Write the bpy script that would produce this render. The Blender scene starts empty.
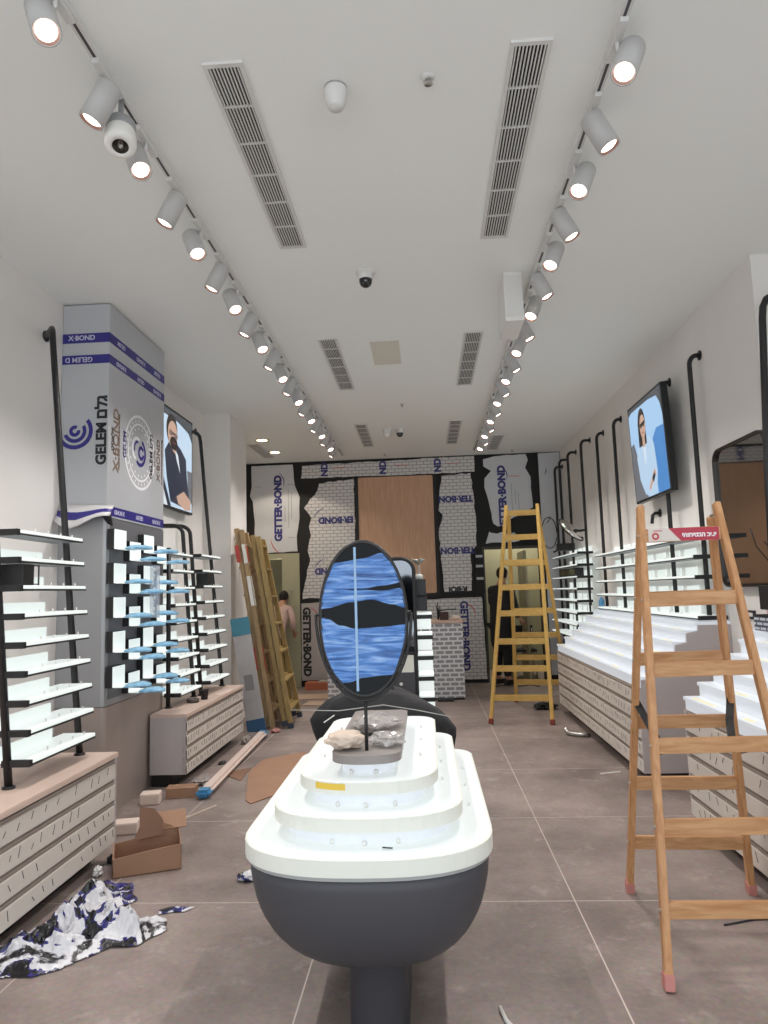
import bpy, bmesh, math, random
from mathutils import Vector, Matrix, noise
random.seed(7)
C = bpy.context.scene.collection
PI = math.pi
ORD = ['first','second','third','fourth','fifth','sixth','seventh','eighth','ninth','tenth','eleventh','twelfth',
       'thirteenth','fourteenth','fifteenth','sixteenth','seventeenth','eighteenth','nineteenth','twentieth']

# ------------------------------------------------------------------ materials
def srgb(h):
    h = h.lstrip('#'); v = [int(h[i:i+2], 16)/255 for i in (0, 2, 4)]
    return tuple((c/12.92 if c <= .04045 else ((c+.055)/1.055)**2.4) for c in v) + (1,)
MATS = {}
def mat(name, col, rough=.5, metal=0., emit=None, es=0., var=0., scale=8., bump=0., bscale=60., alpha=1., trans=0., spec=.5):
    if name in MATS: return MATS[name]
    m = bpy.data.materials.new(name); m.use_nodes = True
    nt = m.node_tree; b = nt.nodes['Principled BSDF']
    col = srgb(col) if isinstance(col, str) else col
    b.inputs['Base Color'].default_value = col
    b.inputs['Roughness'].default_value = rough; b.inputs['Metallic'].default_value = metal
    b.inputs['Specular IOR Level'].default_value = spec
    if trans: b.inputs['Transmission Weight'].default_value = trans
    if alpha < 1: b.inputs['Alpha'].default_value = alpha
    if emit:
        b.inputs['Emission Color'].default_value = srgb(emit); b.inputs['Emission Strength'].default_value = es
    if var or bump:
        tc = nt.nodes.new('ShaderNodeTexCoord')
    if var:
        n = nt.nodes.new('ShaderNodeTexNoise'); n.inputs['Scale'].default_value = scale; n.inputs['Detail'].default_value = 5
        nt.links.new(tc.outputs['Object'], n.inputs['Vector'])
        r = nt.nodes.new('ShaderNodeValToRGB')
        r.color_ramp.elements[0].position = .3; r.color_ramp.elements[1].position = .7
        r.color_ramp.elements[0].color = tuple(max(0, c*(1-var)) for c in col[:3])+(1,)
        r.color_ramp.elements[1].color = tuple(min(1, c*(1+var)) for c in col[:3])+(1,)
        nt.links.new(n.outputs['Fac'], r.inputs['Fac']); nt.links.new(r.outputs['Color'], b.inputs['Base Color'])
    if bump:
        n2 = nt.nodes.new('ShaderNodeTexNoise'); n2.inputs['Scale'].default_value = bscale; n2.inputs['Detail'].default_value = 3
        nt.links.new(tc.outputs['Object'], n2.inputs['Vector'])
        bp = nt.nodes.new('ShaderNodeBump'); bp.inputs['Strength'].default_value = bump; bp.inputs['Distance'].default_value = .01
        nt.links.new(n2.outputs['Fac'], bp.inputs['Height']); nt.links.new(bp.outputs['Normal'], b.inputs['Normal'])
    MATS[name] = m
    return m

def wood(name, c1, c2, axis=0, scale=6., stretch=14., rough=.5):
    m = bpy.data.materials.new(name); m.use_nodes = True; nt = m.node_tree; b = nt.nodes['Principled BSDF']
    tc = nt.nodes.new('ShaderNodeTexCoord'); mp = nt.nodes.new('ShaderNodeMapping')
    s = [stretch]*3; s[axis] = 1.; mp.inputs['Scale'].default_value = s
    n = nt.nodes.new('ShaderNodeTexNoise'); n.inputs['Scale'].default_value = scale; n.inputs['Detail'].default_value = 6; n.inputs['Distortion'].default_value = .6
    r = nt.nodes.new('ShaderNodeValToRGB'); r.color_ramp.elements[0].position = .32; r.color_ramp.elements[1].position = .68
    r.color_ramp.elements[0].color = srgb(c1); r.color_ramp.elements[1].color = srgb(c2)
    L = nt.links.new
    L(tc.outputs['Object'], mp.inputs['Vector']); L(mp.outputs['Vector'], n.inputs['Vector']); L(n.outputs['Fac'], r.inputs['Fac']); L(r.outputs['Color'], b.inputs['Base Color'])
    b.inputs['Roughness'].default_value = rough
    MATS[name] = m; return m

def brickprint(name, base, mark, bw, bh, mortar, rough=.45, smooth=.1):
    # a printed film with a staggered dash pattern, on the sheet's X-Z plane
    m = bpy.data.materials.new(name); m.use_nodes = True; nt = m.node_tree; b = nt.nodes['Principled BSDF']
    tc = nt.nodes.new('ShaderNodeTexCoord'); sx = nt.nodes.new('ShaderNodeSeparateXYZ'); cx = nt.nodes.new('ShaderNodeCombineXYZ')
    L = nt.links.new
    L(tc.outputs['Object'], sx.inputs[0])
    ad = nt.nodes.new('ShaderNodeMath'); ad.operation = 'ADD'
    L(sx.outputs['X'], ad.inputs[0]); L(sx.outputs['Y'], ad.inputs[1])
    L(ad.outputs[0], cx.inputs['X']); L(sx.outputs['Z'], cx.inputs['Y'])
    br = nt.nodes.new('ShaderNodeTexBrick'); br.inputs['Scale'].default_value = 1; br.inputs['Brick Width'].default_value = bw
    br.inputs['Row Height'].default_value = bh; br.inputs['Mortar Size'].default_value = mortar; br.inputs['Mortar Smooth'].default_value = smooth
    br.inputs['Color1'].default_value = srgb(base); br.inputs['Color2'].default_value = srgb(base); br.inputs['Mortar'].default_value = srgb(mark)
    L(cx.outputs[0], br.inputs['Vector'])
    # leave gaps between rows so that the joints read as dashes
    L(br.outputs['Color'], b.inputs['Base Color']); b.inputs['Roughness'].default_value = rough
    MATS[name] = m; return m

def floor_mat():
    m = bpy.data.materials.new('concrete_tile'); m.use_nodes = True; nt = m.node_tree; b = nt.nodes['Principled BSDF']; L = nt.links.new
    N = nt.nodes.new
    tc = N('ShaderNodeTexCoord'); sx = N('ShaderNodeSeparateXYZ'); L(tc.outputs['Object'], sx.inputs[0])
    def joint(out, off, size, w):
        a = N('ShaderNodeMath'); a.operation = 'SUBTRACT'; L(out, a.inputs[0]); a.inputs[1].default_value = off - 50*size
        d = N('ShaderNodeMath'); d.operation = 'MODULO'; L(a.outputs[0], d.inputs[0]); d.inputs[1].default_value = size
        c = N('ShaderNodeMath'); c.operation = 'LESS_THAN'; L(d.outputs[0], c.inputs[0]); c.inputs[1].default_value = w
        return c
    jx = joint(sx.outputs['X'], .655, 1.18, .006); jy = joint(sx.outputs['Y'], 3.583, 1.237, .006)
    mx = N('ShaderNodeMath'); mx.operation = 'MAXIMUM'; L(jx.outputs[0], mx.inputs[0]); L(jy.outputs[0], mx.inputs[1])
    n1 = N('ShaderNodeTexNoise'); n1.inputs['Scale'].default_value = 1.1; n1.inputs['Detail'].default_value = 8; n1.inputs['Roughness'].default_value = .62
    L(tc.outputs['Object'], n1.inputs['Vector'])
    r1 = N('ShaderNodeValToRGB'); r1.color_ramp.elements[0].position = .34; r1.color_ramp.elements[1].position = .68
    r1.color_ramp.elements[0].color = srgb('#6c5d57'); r1.color_ramp.elements[1].color = srgb('#9f8c84')
    L(n1.outputs['Fac'], r1.inputs['Fac'])
    n2 = N('ShaderNodeTexNoise'); n2.inputs['Scale'].default_value = 5.5; n2.inputs['Detail'].default_value = 9; n2.inputs['Roughness'].default_value = .7
    L(tc.outputs['Object'], n2.inputs['Vector'])
    r2 = N('ShaderNodeValToRGB'); r2.color_ramp.elements[0].position = .56; r2.color_ramp.elements[1].position = .78
    r2.color_ramp.elements[0].color = (0,0,0,1); r2.color_ramp.elements[1].color = (.55,.55,.55,1)
    L(n2.outputs['Fac'], r2.inputs['Fac'])
    m1 = N('ShaderNodeMix'); m1.data_type = 'RGBA'; L(r2.outputs['Color'], m1.inputs['Factor'])
    L(r1.outputs['Color'], m1.inputs['A']); m1.inputs['B'].default_value = srgb('#c2b3ab')
    n3 = N('ShaderNodeTexNoise'); n3.inputs['Scale'].default_value = 40; n3.inputs['Detail'].default_value = 4; L(tc.outputs['Object'], n3.inputs['Vector'])
    m3 = N('ShaderNodeMix'); m3.data_type = 'RGBA'; m3.blend_type = 'OVERLAY'; m3.inputs['Factor'].default_value = .35
    L(m1.outputs['Result'], m3.inputs['A']); L(n3.outputs['Color'], m3.inputs['B'])
    hs = N('ShaderNodeHueSaturation'); hs.inputs['Saturation'].default_value = .8; L(m3.outputs['Result'], hs.inputs['Color'])
    m2 = N('ShaderNodeMix'); m2.data_type = 'RGBA'; L(mx.outputs[0], m2.inputs['Factor']); L(hs.outputs['Color'], m2.inputs['A']); m2.inputs['B'].default_value = srgb('#c4b6ae')
    L(m2.outputs['Result'], b.inputs['Base Color'])
    b.inputs['Roughness'].default_value = .55
    bp = N('ShaderNodeBump'); bp.inputs['Strength'].default_value = .15; bp.inputs['Distance'].default_value = .003
    L(n2.outputs['Fac'], bp.inputs['Height']); L(bp.outputs['Normal'], b.inputs['Normal'])
    return m

WALL = mat('wall_paint', '#e6e3e0', .75, var=.015, scale=2)
CEIL = mat('ceiling_paint', '#f0f2f0', .9)
FLOOR = floor_mat()
BLACK = mat('black_powdercoat', '#1c1b1d', .5)
BLACKW = mat('black_backing', '#131214', .7, bump=.3, bscale=25)
WHITEM = mat('white_lamp_enamel', '#d9d8d6', .45)
WHITEP = mat('white_plastic', '#e4e2de', .5)
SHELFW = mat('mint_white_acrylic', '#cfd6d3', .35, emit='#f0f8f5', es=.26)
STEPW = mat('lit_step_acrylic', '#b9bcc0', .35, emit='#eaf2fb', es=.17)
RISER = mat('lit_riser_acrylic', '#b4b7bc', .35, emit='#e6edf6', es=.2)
TIERTOP = mat('white_opal_acrylic', '#c9cdcc', .3, emit='#eef6f6', es=.16)
TIEREDGE = mat('opal_edge', '#d3d4cc', .35, emit='#eef0e8', es=.05)
CREAM = mat('cream_laminate', '#d8cdc4', .5)
SLAT = mat('slat_laminate', '#d3cbc3', .5, var=.03, scale=3)
TOPW = mat('beige_worktop', '#d5bdb0', .45, var=.04, scale=5)
GROOVE = mat('groove_aluminium', '#9a8e85', .4)
TOE = mat('black_plinth', '#161415', .6)
GREYM = mat('grey_metal_sheet', '#a4a5a8', .38, .25, var=.05, scale=1.5)
GREYP = mat('grey_panel', '#bdb4b3', .5)
GREYD = mat('dark_grey_paint', '#454348', .5)
FILM = mat('grey_protective_film', '#b7b9bd', .35, bump=.25, bscale=7)
FILM2 = mat('grey_protective_film_wall', '#cdcfd4', .4, bump=.2, bscale=5)
PURPLE = mat('purple_print', '#2f2a7e', .45)
NAVY = mat('navy_print', '#2f2f74', .45)
INK = mat('black_print', '#201f24', .5)
BRONZE = mat('brown_print', '#7d6757', .5)
WHITEINK = mat('white_print', '#f0f0f4', .5)
PALEINK = mat('pale_print', '#c9c7de', .5)
REDINK = mat('red_print', '#c23a44', .5)
SLATB = brickprint('dash_print_grey', '#d2d0cf', '#98959a', .12, .056, .006)
DESKB = brickprint('dash_print_black', '#9c9da4', '#e8e9ea', .125, .061, .0125)
PLY = wood('plywood', '#bd9474', '#cda486', 2, 3, 12)
LADW = wood('honey_pine', '#b27f52', '#cb9a6c', 2, 6, 8)
LADWR = wood('honey_pine_rung', '#b27f52', '#cda074', 0, 6, 8)
LADYR = wood('yellow_pine_rung', '#d0a452', '#e2ba68', 0, 8, 8)
LADY = wood('yellow_pine', '#d0a452', '#e2ba68', 2, 8, 8)
LADO = wood('olive_pine', '#8d7647', '#ab9058', 2, 8, 8)
LADB = wood('aged_brown_pine', '#957a58', '#b2966e', 2, 8, 8)
CARD = mat('cardboard', '#9c7860', .8, var=.08, scale=4)
CARDD = mat('cardboard_inside', '#836350', .85, var=.08, scale=4)
PINKRUB = mat('pink_rubber', '#c08078', .7)
SCREW = mat('steel', '#b9b6b0', .3, .9)
LENS = mat('lamp_lens', '#fff4ea', .3, emit='#ffe9da', es=3)
GLASSD = mat('dark_mirror', '#0b0d12', .05, 0., spec=.12)
MIRROR = mat('mirror_glass', '#d8d8d6', .03, 1.)
SMOKE = mat('smoked_dome', '#141416', .08, spec=.8)
BLUEF = mat('blue_stretch_film', '#93c8ee', .2, bump=.6, bscale=30, var=.25, scale=14)
SKIN = mat('skin', '#b98a70', .6)
HAIR = mat('dark_hair', '#1d1816', .7)

# ------------------------------------------------------------------ mesh helpers
class MB:
    def __init__(s): s.bm = bmesh.new()
    def box(s, x0, x1, y0, y1, z0, z1, mi=0, bev=0.):
        r = bmesh.ops.create_cube(s.bm, size=1.)
        M = Matrix.Translation(((x0+x1)/2, (y0+y1)/2, (z0+z1)/2)) @ Matrix.Diagonal((abs(x1-x0), abs(y1-y0), abs(z1-z0), 1))
        bmesh.ops.transform(s.bm, matrix=M, verts=r['verts'])
        fs = {f for v in r['verts'] for f in v.link_faces}
        for f in fs: f.material_index = mi
        if bev:
            es = list({e for v in r['verts'] for e in v.link_edges})
            bmesh.ops.bevel(s.bm, geom=es, offset=bev, segments=2, affect='EDGES', profile=.6)
        return s
    def beam(s, p, q, w, d, up=(0,0,1), mi=0, bev=.0):
        p, q = Vector(p), Vector(q); z = (q-p); l = z.length; z.normalize()
        u = Vector(up); x = u.cross(z)
        if x.length < 1e-4: x = Vector((1,0,0)).cross(z)
        x.normalize(); y = z.cross(x)
        r = bmesh.ops.create_cube(s.bm, size=1.)
        M = Matrix(((x.x,y.x,z.x,(p.x+q.x)/2),(x.y,y.y,z.y,(p.y+q.y)/2),(x.z,y.z,z.z,(p.z+q.z)/2),(0,0,0,1))) @ Matrix.Diagonal((w,d,l,1))
        bmesh.ops.transform(s.bm, matrix=M, verts=r['verts'])
        for f in {f for v in r['verts'] for f in v.link_faces}: f.material_index = mi
        if bev:
            bmesh.ops.bevel(s.bm, geom=list({e for v in r['verts'] for e in v.link_edges}), offset=bev, segments=2, affect='EDGES')
        return s
    def tube(s, pts, r, seg=10, mi=0, cap=True):
        pts = [Vector(p) for p in pts]; rings = []; n = len(pts)
        rr = r if isinstance(r, (list, tuple)) else [r]*n
        prev = None
        for i, p in enumerate(pts):
            t = (pts[min(i+1,n-1)] - pts[max(i-1,0)]).normalized()
            if prev is None:
                a = Vector((0,0,1)) if abs(t.z) < .9 else Vector((1,0,0))
                x = a.cross(t).normalized()
            else:
                x = (prev - t*prev.dot(t)).normalized()
            prev = x; y = t.cross(x)
            rings.append([s.bm.verts.new(p + (x*math.cos(2*PI*k/seg) + y*math.sin(2*PI*k/seg))*rr[i]) for k in range(seg)])
        for i in range(n-1):
            for k in range(seg):
                f = s.bm.faces.new((rings[i][k], rings[i][(k+1)%seg], rings[i+1][(k+1)%seg], rings[i+1][k])); f.material_index = mi; f.smooth = True
        if cap:
            for R, rev in ((rings[0], True), (rings[-1], False)):
                f = s.bm.faces.new(R[::-1] if rev else R); f.material_index = mi
        return s
    def lathe(s, prof, seg=24, M=Matrix(), mi=0, smooth=True, sx=1., sy=1.):
        rings = []
        for (r, z) in prof:
            if r < 1e-5: rings.append([s.bm.verts.new(M @ Vector((0,0,z)))])
            else: rings.append([s.bm.verts.new(M @ Vector((sx*r*math.cos(2*PI*k/seg), sy*r*math.sin(2*PI*k/seg), z))) for k in range(seg)])
        for a, b in zip(rings, rings[1:]):
            for k in range(seg):
                v = []
                for w in (a[k % len(a)], a[(k+1) % len(a)], b[(k+1) % len(b)], b[k % len(b)]):
                    if w not in v: v.append(w)
                if len(v) > 2:
                    f = s.bm.faces.new(v); f.material_index = mi; f.smooth = smooth
        return s
    def prism(s, pts2, a0, a1, axis='z', mi=0, bev=0.):
        # polygon in the plane across the axis, extruded from a0 to a1
        def P(u, v, a):
            return {'z': (u, v, a), 'y': (u, a, v), 'x': (a, u, v)}[axis]
        lo = [s.bm.verts.new(P(u, v, a0)) for u, v in pts2]; hi = [s.bm.verts.new(P(u, v, a1)) for u, v in pts2]
        n = len(pts2); fs = [s.bm.faces.new(lo[::-1]), s.bm.faces.new(hi)]
        for i in range(n): fs.append(s.bm.faces.new((lo[i], lo[(i+1)%n], hi[(i+1)%n], hi[i])))
        for f in fs: f.material_index = mi
        if bev:
            es = [e for f in fs[:2] for e in f.edges]
            bmesh.ops.bevel(s.bm, geom=es, offset=bev, segments=2, affect='EDGES')
        return s
    def poly(s, pts, mi=0):
        f = s.bm.faces.new([s.bm.verts.new(p) for p in pts]); f.material_index = mi; return s
    def build(s, name, m, parent=None, origin=(0,0,0), smooth=False):
        bmesh.ops.recalc_face_normals(s.bm, faces=s.bm.faces)
        me = bpy.data.meshes.new(name); s.bm.to_mesh(me); s.bm.free()
        if origin != (0,0,0): me.transform(Matrix.Translation(-Vector(origin)))
        for x in (m if isinstance(m, (list, tuple)) else [m]): me.materials.append(x)
        if smooth:
            for p in me.polygons: p.use_smooth = True
        return link(name, me, parent, origin)
def link(name, me, parent=None, origin=(0,0,0)):
    o = bpy.data.objects.new(name, me); C.objects.link(o)
    if parent is not None: o.parent = parent
    o.location = origin
    return o
def tag(o, label, cat, group=None, kind=None):
    o['label'] = label; o['category'] = cat
    if group: o['group'] = group
    if kind: o['kind'] = kind
    return o
def thing(name, label, cat, loc=(0,0,0), rz=0., group=None):
    o = bpy.data.objects.new(name, None); C.objects.link(o); o.empty_display_size = .05
    o.location = loc; o.rotation_euler = (0,0,rz)
    return tag(o, label, cat, group)
def struct(name, mb, m, parent=None):
    o = mb.build(name, m, parent)
    if parent is None: o['kind'] = 'structure'
    return o
def copy_thing(root, loc=None):
    r = root.copy(); C.objects.link(r)
    if loc is not None: r.location = loc
    for ch in root.children:
        c = ch.copy(); C.objects.link(c); c.parent = r
        for g in ch.children:
            d = g.copy(); C.objects.link(d); d.parent = c
    return r
def text(body, size, m, parent, M, name='lettering', bold=0., extrude=.0006, align='CENTER', sx=1.):
    cu = bpy.data.curves.new('lettering', 'FONT'); cu.body = body; cu.size = size; cu.align_x = align; cu.align_y = 'CENTER'
    cu.extrude = extrude; cu.offset = bold; cu.resolution_u = 3
    t = bpy.data.objects.new('lettering', cu); C.objects.link(t)
    dg = bpy.context.evaluated_depsgraph_get(); me = bpy.data.meshes.new_from_object(t.evaluated_get(dg))
    bpy.data.objects.remove(t); bpy.data.curves.remove(cu)
    me.materials.clear(); me.materials.append(m)
    me.transform(M @ Matrix.Diagonal((sx,1,1,1)))
    return link(name, me, parent)
def frame(origin, xdir, ydir):
    x = Vector(xdir).normalized(); y = Vector(ydir).normalized(); z = x.cross(y); o = Vector(origin)
    return Matrix(((x.x,y.x,z.x,o.x),(x.y,y.y,z.y,o.y),(x.z,y.z,z.z,o.z),(0,0,0,1)))
def rounded_rect(w, h, r, seg=6):
    pts = []
    for cx, cy, a in ((w/2-r,h/2-r,0),(-w/2+r,h/2-r,90),(-w/2+r,-h/2+r,180),(w/2-r,-h/2+r,270)):
        for k in range(seg+1):
            t = math.radians(a + 90*k/seg); pts.append((cx+r*math.cos(t), cy+r*math.sin(t)))
    return pts

CXF = -2.25        # just in front of the column casing
CZ = 3.7          # ceiling height
XL, XR, YE = -2.63, 2.28, 11.5
# ------------------------------------------------------------------ room shell
struct('floor', MB().box(-4.2, 4.2, -4, 14, -.1, 0), FLOOR)
struct('ceiling', MB().box(-4.2, 4.2, -1.2, 14, CZ, CZ+.04), CEIL)
struct('wall_left', MB().box(XL-.2, XL, -1.2, 8.2, 0, CZ), WALL)
struct('pillar_left', MB().box(XL-.2, -2.3, 8.2, 8.95, 0, CZ), WALL)
struct('wall_left_recess', MB().box(-3.6, -3.4, 8.2, 13.4, 0, CZ).box(-3.4, XL-.2, 8.2, 8.4, 0, CZ), WALL)
struct('wall_right', MB().box(XR, XR+.5, 4.68, YE+.1, 0, CZ), WALL)
struct('wall_right_recess', MB().box(XR+.4, XR+.6, -1.2, 4.68, 0, CZ), WALL)
# end wall with its two door openings
ew = MB()
ew.box(-3.5, -2.9, YE, YE+.12, 0, CZ).box(-2.9, -2.07, YE, YE+.12, 2.17, CZ).box(-2.07, .94, YE, YE+.12, 0, CZ)
ew.box(.94, 1.88, YE, YE+.12, 2.17, CZ).box(1.88, 2.4, YE, YE+.12, 0, CZ)
struct('wall_back', ew, BLACKW)
ROOMG = mat('olive_wall_paint', '#8f8c74', .8)
struct('wall_storeroom', MB().box(-3.5, 2.9, 13.2, 13.3, 0, CZ).box(-1.0, -.9, YE+.12, 13.2, 0, CZ).box(2.5, 2.6, YE+.1, 13.2, 0, CZ), ROOMG)
d1 = MB().box(-2.9, -2.84, YE-.03, YE+.14, 0, 2.17).box(-2.36, -2.07, YE-.03, YE+.14, 0, 2.17).box(-2.84, -2.36, YE-.03, YE+.14, 2.1, 2.17)
D1 = struct('door_1', d1, mat('pale_green_frame', '#a8a68c', .45))
struct('door_leaf', MB().box(-2.84, -2.4, YE+.5, YE+.54, 0, 2.1), mat('grey_green_door', '#7f7d6b', .5), D1)
ht = MB()
for z in (.5, 1.1, 1.3, 1.55): ht.lathe([(0,0),(.012,0),(.012,.012),(0,.012)], 8, Matrix.Translation((-2.2, YE-.03, z)) @ Matrix.Rotation(PI/2, 4, 'X'))
ht.build('bolt_row', SCREW, D1)
d2 = MB().box(.94, .97, YE-.01, YE+.13, 0, 2.17).box(1.85, 1.88, YE-.01, YE+.13, 0, 2.17).box(.97, 1.85, YE-.01, YE+.13, 2.13, 2.17)
D2 = struct('door_2', d2, mat('dark_jamb', '#3b3934', .5))
struct('door_leaf', MB().box(1.62, 1.66, YE+.13, YE+.95, 0, 2.1), mat('cream_door', '#9b947b', .5), D2)
# baseboard strips
struct('baseboard_left', MB().box(XL, XL+.012, 4.2, 4.88, 0, .07), mat('baseboard_grey', '#8d8783', .5))
struct('trim_1', MB().box(-2.3, -2.29, 8.45, 8.75, 2.28, 2.32), GREYM)

# ------------------------------------------------------------------ end wall boards
def sheet(name, label, cat, pts, m, y=YE, th=.012, group=None):
    z0 = min(p[1] for p in pts); xc = sum(p[0] for p in pts)/len(pts)
    t = thing(name, label, cat, (xc, y, z0), 0, group)
    mb = MB().prism([(u-xc, v-z0) for u, v in pts], -th, -.001, 'y')
    mb.build('board', m, t)
    return t, xc, z0
def jag(pts, amp=.02, step=.09, seed=1):
    rnd = random.Random(seed); out = []
    for (a, b) in zip(pts, pts[1:]+pts[:1]):
        a, b = Vector((a[0],a[1])), Vector((b[0],b[1])); n = max(1, int((b-a).length/step)); d = (b-a).normalized(); nn = Vector((-d.y,d.x))
        for k in range(n):
            p = a.lerp(b, k/n) + (nn*rnd.uniform(-amp, amp) if k else Vector((0,0)))
            out.append((p.x, p.y))
    return out
def arc(parent, c, R, a0, a1, w, m, y=-.0135, name='swoosh', n=14):
    mb = MB(); pts = []
    for k in range(n+1):
        a = math.radians(a0+(a1-a0)*k/n); pts.append((math.cos(a), math.sin(a), math.sin(PI*k/n)))
    for (p, q) in zip(pts, pts[1:]):
        ra, rb = w*p[2], w*q[2]
        vs = [(c[0]+p[0]*(R+ra), y, c[1]+p[1]*(R+ra)), (c[0]+q[0]*(R+rb+1e-4), y, c[1]+q[1]*(R+rb+1e-4)), (c[0]+q[0]*(R-rb-1e-4), y, c[1]+q[1]*(R-rb-1e-4)), (c[0]+p[0]*(R-ra-1e-4), y, c[1]+p[1]*(R-ra-1e-4))]
        mb.poly(vs)
    return mb.build(name, m, parent)
YT = -.0135
# left plain board (vertical text reading upwards)
t, xc, z0 = sheet('cladding_board', 'plain grey cladding board with upright purple lettering above the left doorway', 'cladding board',
    jag([(-2.86,3.66),(-2.16,3.66),(-2.13,3.3),(-2.05,3.1),(-2.06,2.75),(-2.11,2.45),(-2.1,2.2),(-2.83,2.19),(-2.81,2.7),(-2.84,3.05),(-2.89,3.15),(-2.86,3.3)], .006, .12, 3), FILM2)
text('GETTER·BOND', .165, NAVY, t, frame((-2.41-xc, YT, 2.93-z0), (0,0,1), (-1,0,0)), bold=.010)
arc(t, (-2.27-xc, 2.42-z0), .27, 178, 245, .008, REDINK); arc(t, (-2.51-xc, 3.36-z0), .2, -25, 60, .008, NAVY)
mb = MB()
for k,(x,a,b) in enumerate(((-2.24,2.6,3.25),(-2.19,2.75,3.2),(-2.3,2.7,2.95))): mb.box(x-xc-.003, x-xc+.003, YT, YT+.001, a-z0, b-z0)
for (x,z) in ((-2.75,3.3),(-2.2,3.32),(-2.72,2.42),(-2.2,2.43)): mb.box(x-xc-.06, x-xc+.06, YT, YT+.001, z-z0-.003, z-z0+.003)
mb.build('print_lines', mat('grey_print', '#77767c', .5), t)
# top band
t, xc, z0 = sheet('cladding_strip', 'long dash-printed cladding strip along the top of the end wall', 'cladding strip',
    jag([(-2.0,3.63),(.87,3.69),(.87,3.42),(-.6,3.41),(-2.02,3.42)], .008, .1, 5), SLATB)
for x in (-1.62, -.64, .27): text('ND', .15, NAVY, t, frame((x-xc, YT, 3.55-z0), (0,0,1), (-1,0,0)), bold=.008)
mb = MB()
for x in (-1.5,-.45,.42): mb.box(x-xc, x-xc+.22, YT, YT+.001, 3.57-z0, 3.58-z0)
mb.build('print_lines', REDINK, t)
# centre-left printed sheet with upside-down lettering
t, xc, z0 = sheet('cladding_sheet', 'dash-printed cladding sheet with torn edge left of the plywood panel', 'cladding sheet',
    jag([(-1.72,3.32),(-1.14,3.38),(-1.13,2.6),(-1.13,1.44),(-1.62,1.43),(-2.03,1.41),(-1.98,1.7),(-1.89,2.05),(-1.93,2.2),(-1.87,2.45),(-1.9,2.6),(-1.86,2.75),(-1.98,2.92),(-1.75,3.2)], .012, .08, 8), SLATB)
for z in (2.70, 1.86): text('ER·BOND' if z > 2 else 'BOND', .135, NAVY, t, frame(((-1.45 if z > 2 else -1.62)-xc, YT, z-z0), (-1,0,0), (0,0,-1)), bold=.008)
for z in (2.74, 1.9): arc(t, (-1.55-xc, z-.12-z0), .3, 105, 160, .007, NAVY)
# plywood panel
t = thing('plywood_panel', 'tall bare plywood panel at the middle of the end wall', 'wood panel', (-.445, YE, 1.45))
MB().prism(rounded_rect(1.24, 1.94, .03), -.03, -.012, 'y').build('panel', PLY, t).location = (0, 0, .97)
mb = MB()
for x0, x1, z0_, z1_ in ((-.675,-.62,0,1.94),(.62,.675,0,1.94),(-.675,.675,1.94,1.95),(-.675,.675,-.06,0)): mb.box(x0, x1, -.04, -.001, z0_, z1_)
mb.build('border_frame', mat('black_border', '#1b1817', .6), t)
# centre-right printed sheet
t, xc, z0 = sheet('cladding_sheet', 'narrow dash-printed cladding sheet right of the plywood panel, upside-down lettering', 'cladding sheet',
    jag([(.32,3.37),(.80,3.40),(.84,3.0),(.86,2.6),(.85,2.2),(.755,2.1),(.74,1.47),(.30,1.46),(.26,2.0),(.25,2.5),(.3,2.62),(.32,2.72),(.25,2.8),(.28,3.1)], .012, .08, 9), SLATB)
for z in (2.98, 2.13): text('TER·BON', .135, NAVY, t, frame((.54-xc, YT, z-z0), (-1,0,0), (0,0,-1)), bold=.008)
text('R·BOI', .12, INK, t, frame((.52-xc, YT, 1.5-z0), (-1,0,0), (0,0,-1)), bold=.008)
# right plain board, torn
t, xc, z0 = sheet('cladding_board', 'plain grey cladding board with torn black edges above the right doorway', 'cladding board',
    jag([(1.02,3.62),(1.2,3.66),(1.72,3.68),(1.75,3.58),(1.7,3.45),(1.78,3.3),(1.79,2.75),(1.4,2.6),(1.35,2.48),(1.7,2.35),(1.55,2.25),(1.0,2.22),(1.08,2.45),(1.12,2.6),(1.1,2.8),(1.02,3.15),(1.03,3.3),(1.14,3.42),(1.02,3.5)], .012, .09, 11), FILM2)
text('GETTER·BOND', .165, NAVY, t, frame((1.31-xc, YT, 2.95-z0), (0,0,1), (-1,0,0)), bold=.010)
arc(t, (1.23-xc, 3.33-z0), .17, -30, 60, .008, NAVY)
mb = MB(); mb.box(1.42-xc, 1.6-xc, YT, YT+.001, 3.315-z0, 3.325-z0).build('red_line', REDINK, t)
mb = MB()
for k,(x,a,b) in enumerate(((1.46,2.7,3.2),(1.52,2.85,3.1),(1.57,2.75,3.05))): mb.box(x-xc-.003, x-xc+.003, YT, YT+.001, a-z0, b-z0)
mb.build('print_lines', mat('grey_print', '#77767c', .5), t)
mb = MB(); mb.prism(jag([(1.0,2.5),(1.12,2.62),(1.2,2.5),(1.5,2.52),(1.55,2.42),(1.2,2.38),(1.08,2.4)], .03, .06, 4), YT-.004, YT, 'y')
o = mb.build('torn_patch', BLACKW, t); o.location = (-xc, 0, -z0)
# far-right grey edge strip
t, xc, z0 = sheet('corner_cladding', 'grey cladding panel in the corner beside the right-hand wall', 'cladding panel', [(1.92,3.68),(2.27,3.69),(2.27,.1),(1.95,.1),(1.95,2.1),(1.92,2.3)], FILM2)
arc(t, (1.88-xc, 3.42-z0), .16, -40, 10, .008, INK); arc(t, (1.9-xc, 2.65-z0), .16, -60, 0, .008, INK)
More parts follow.
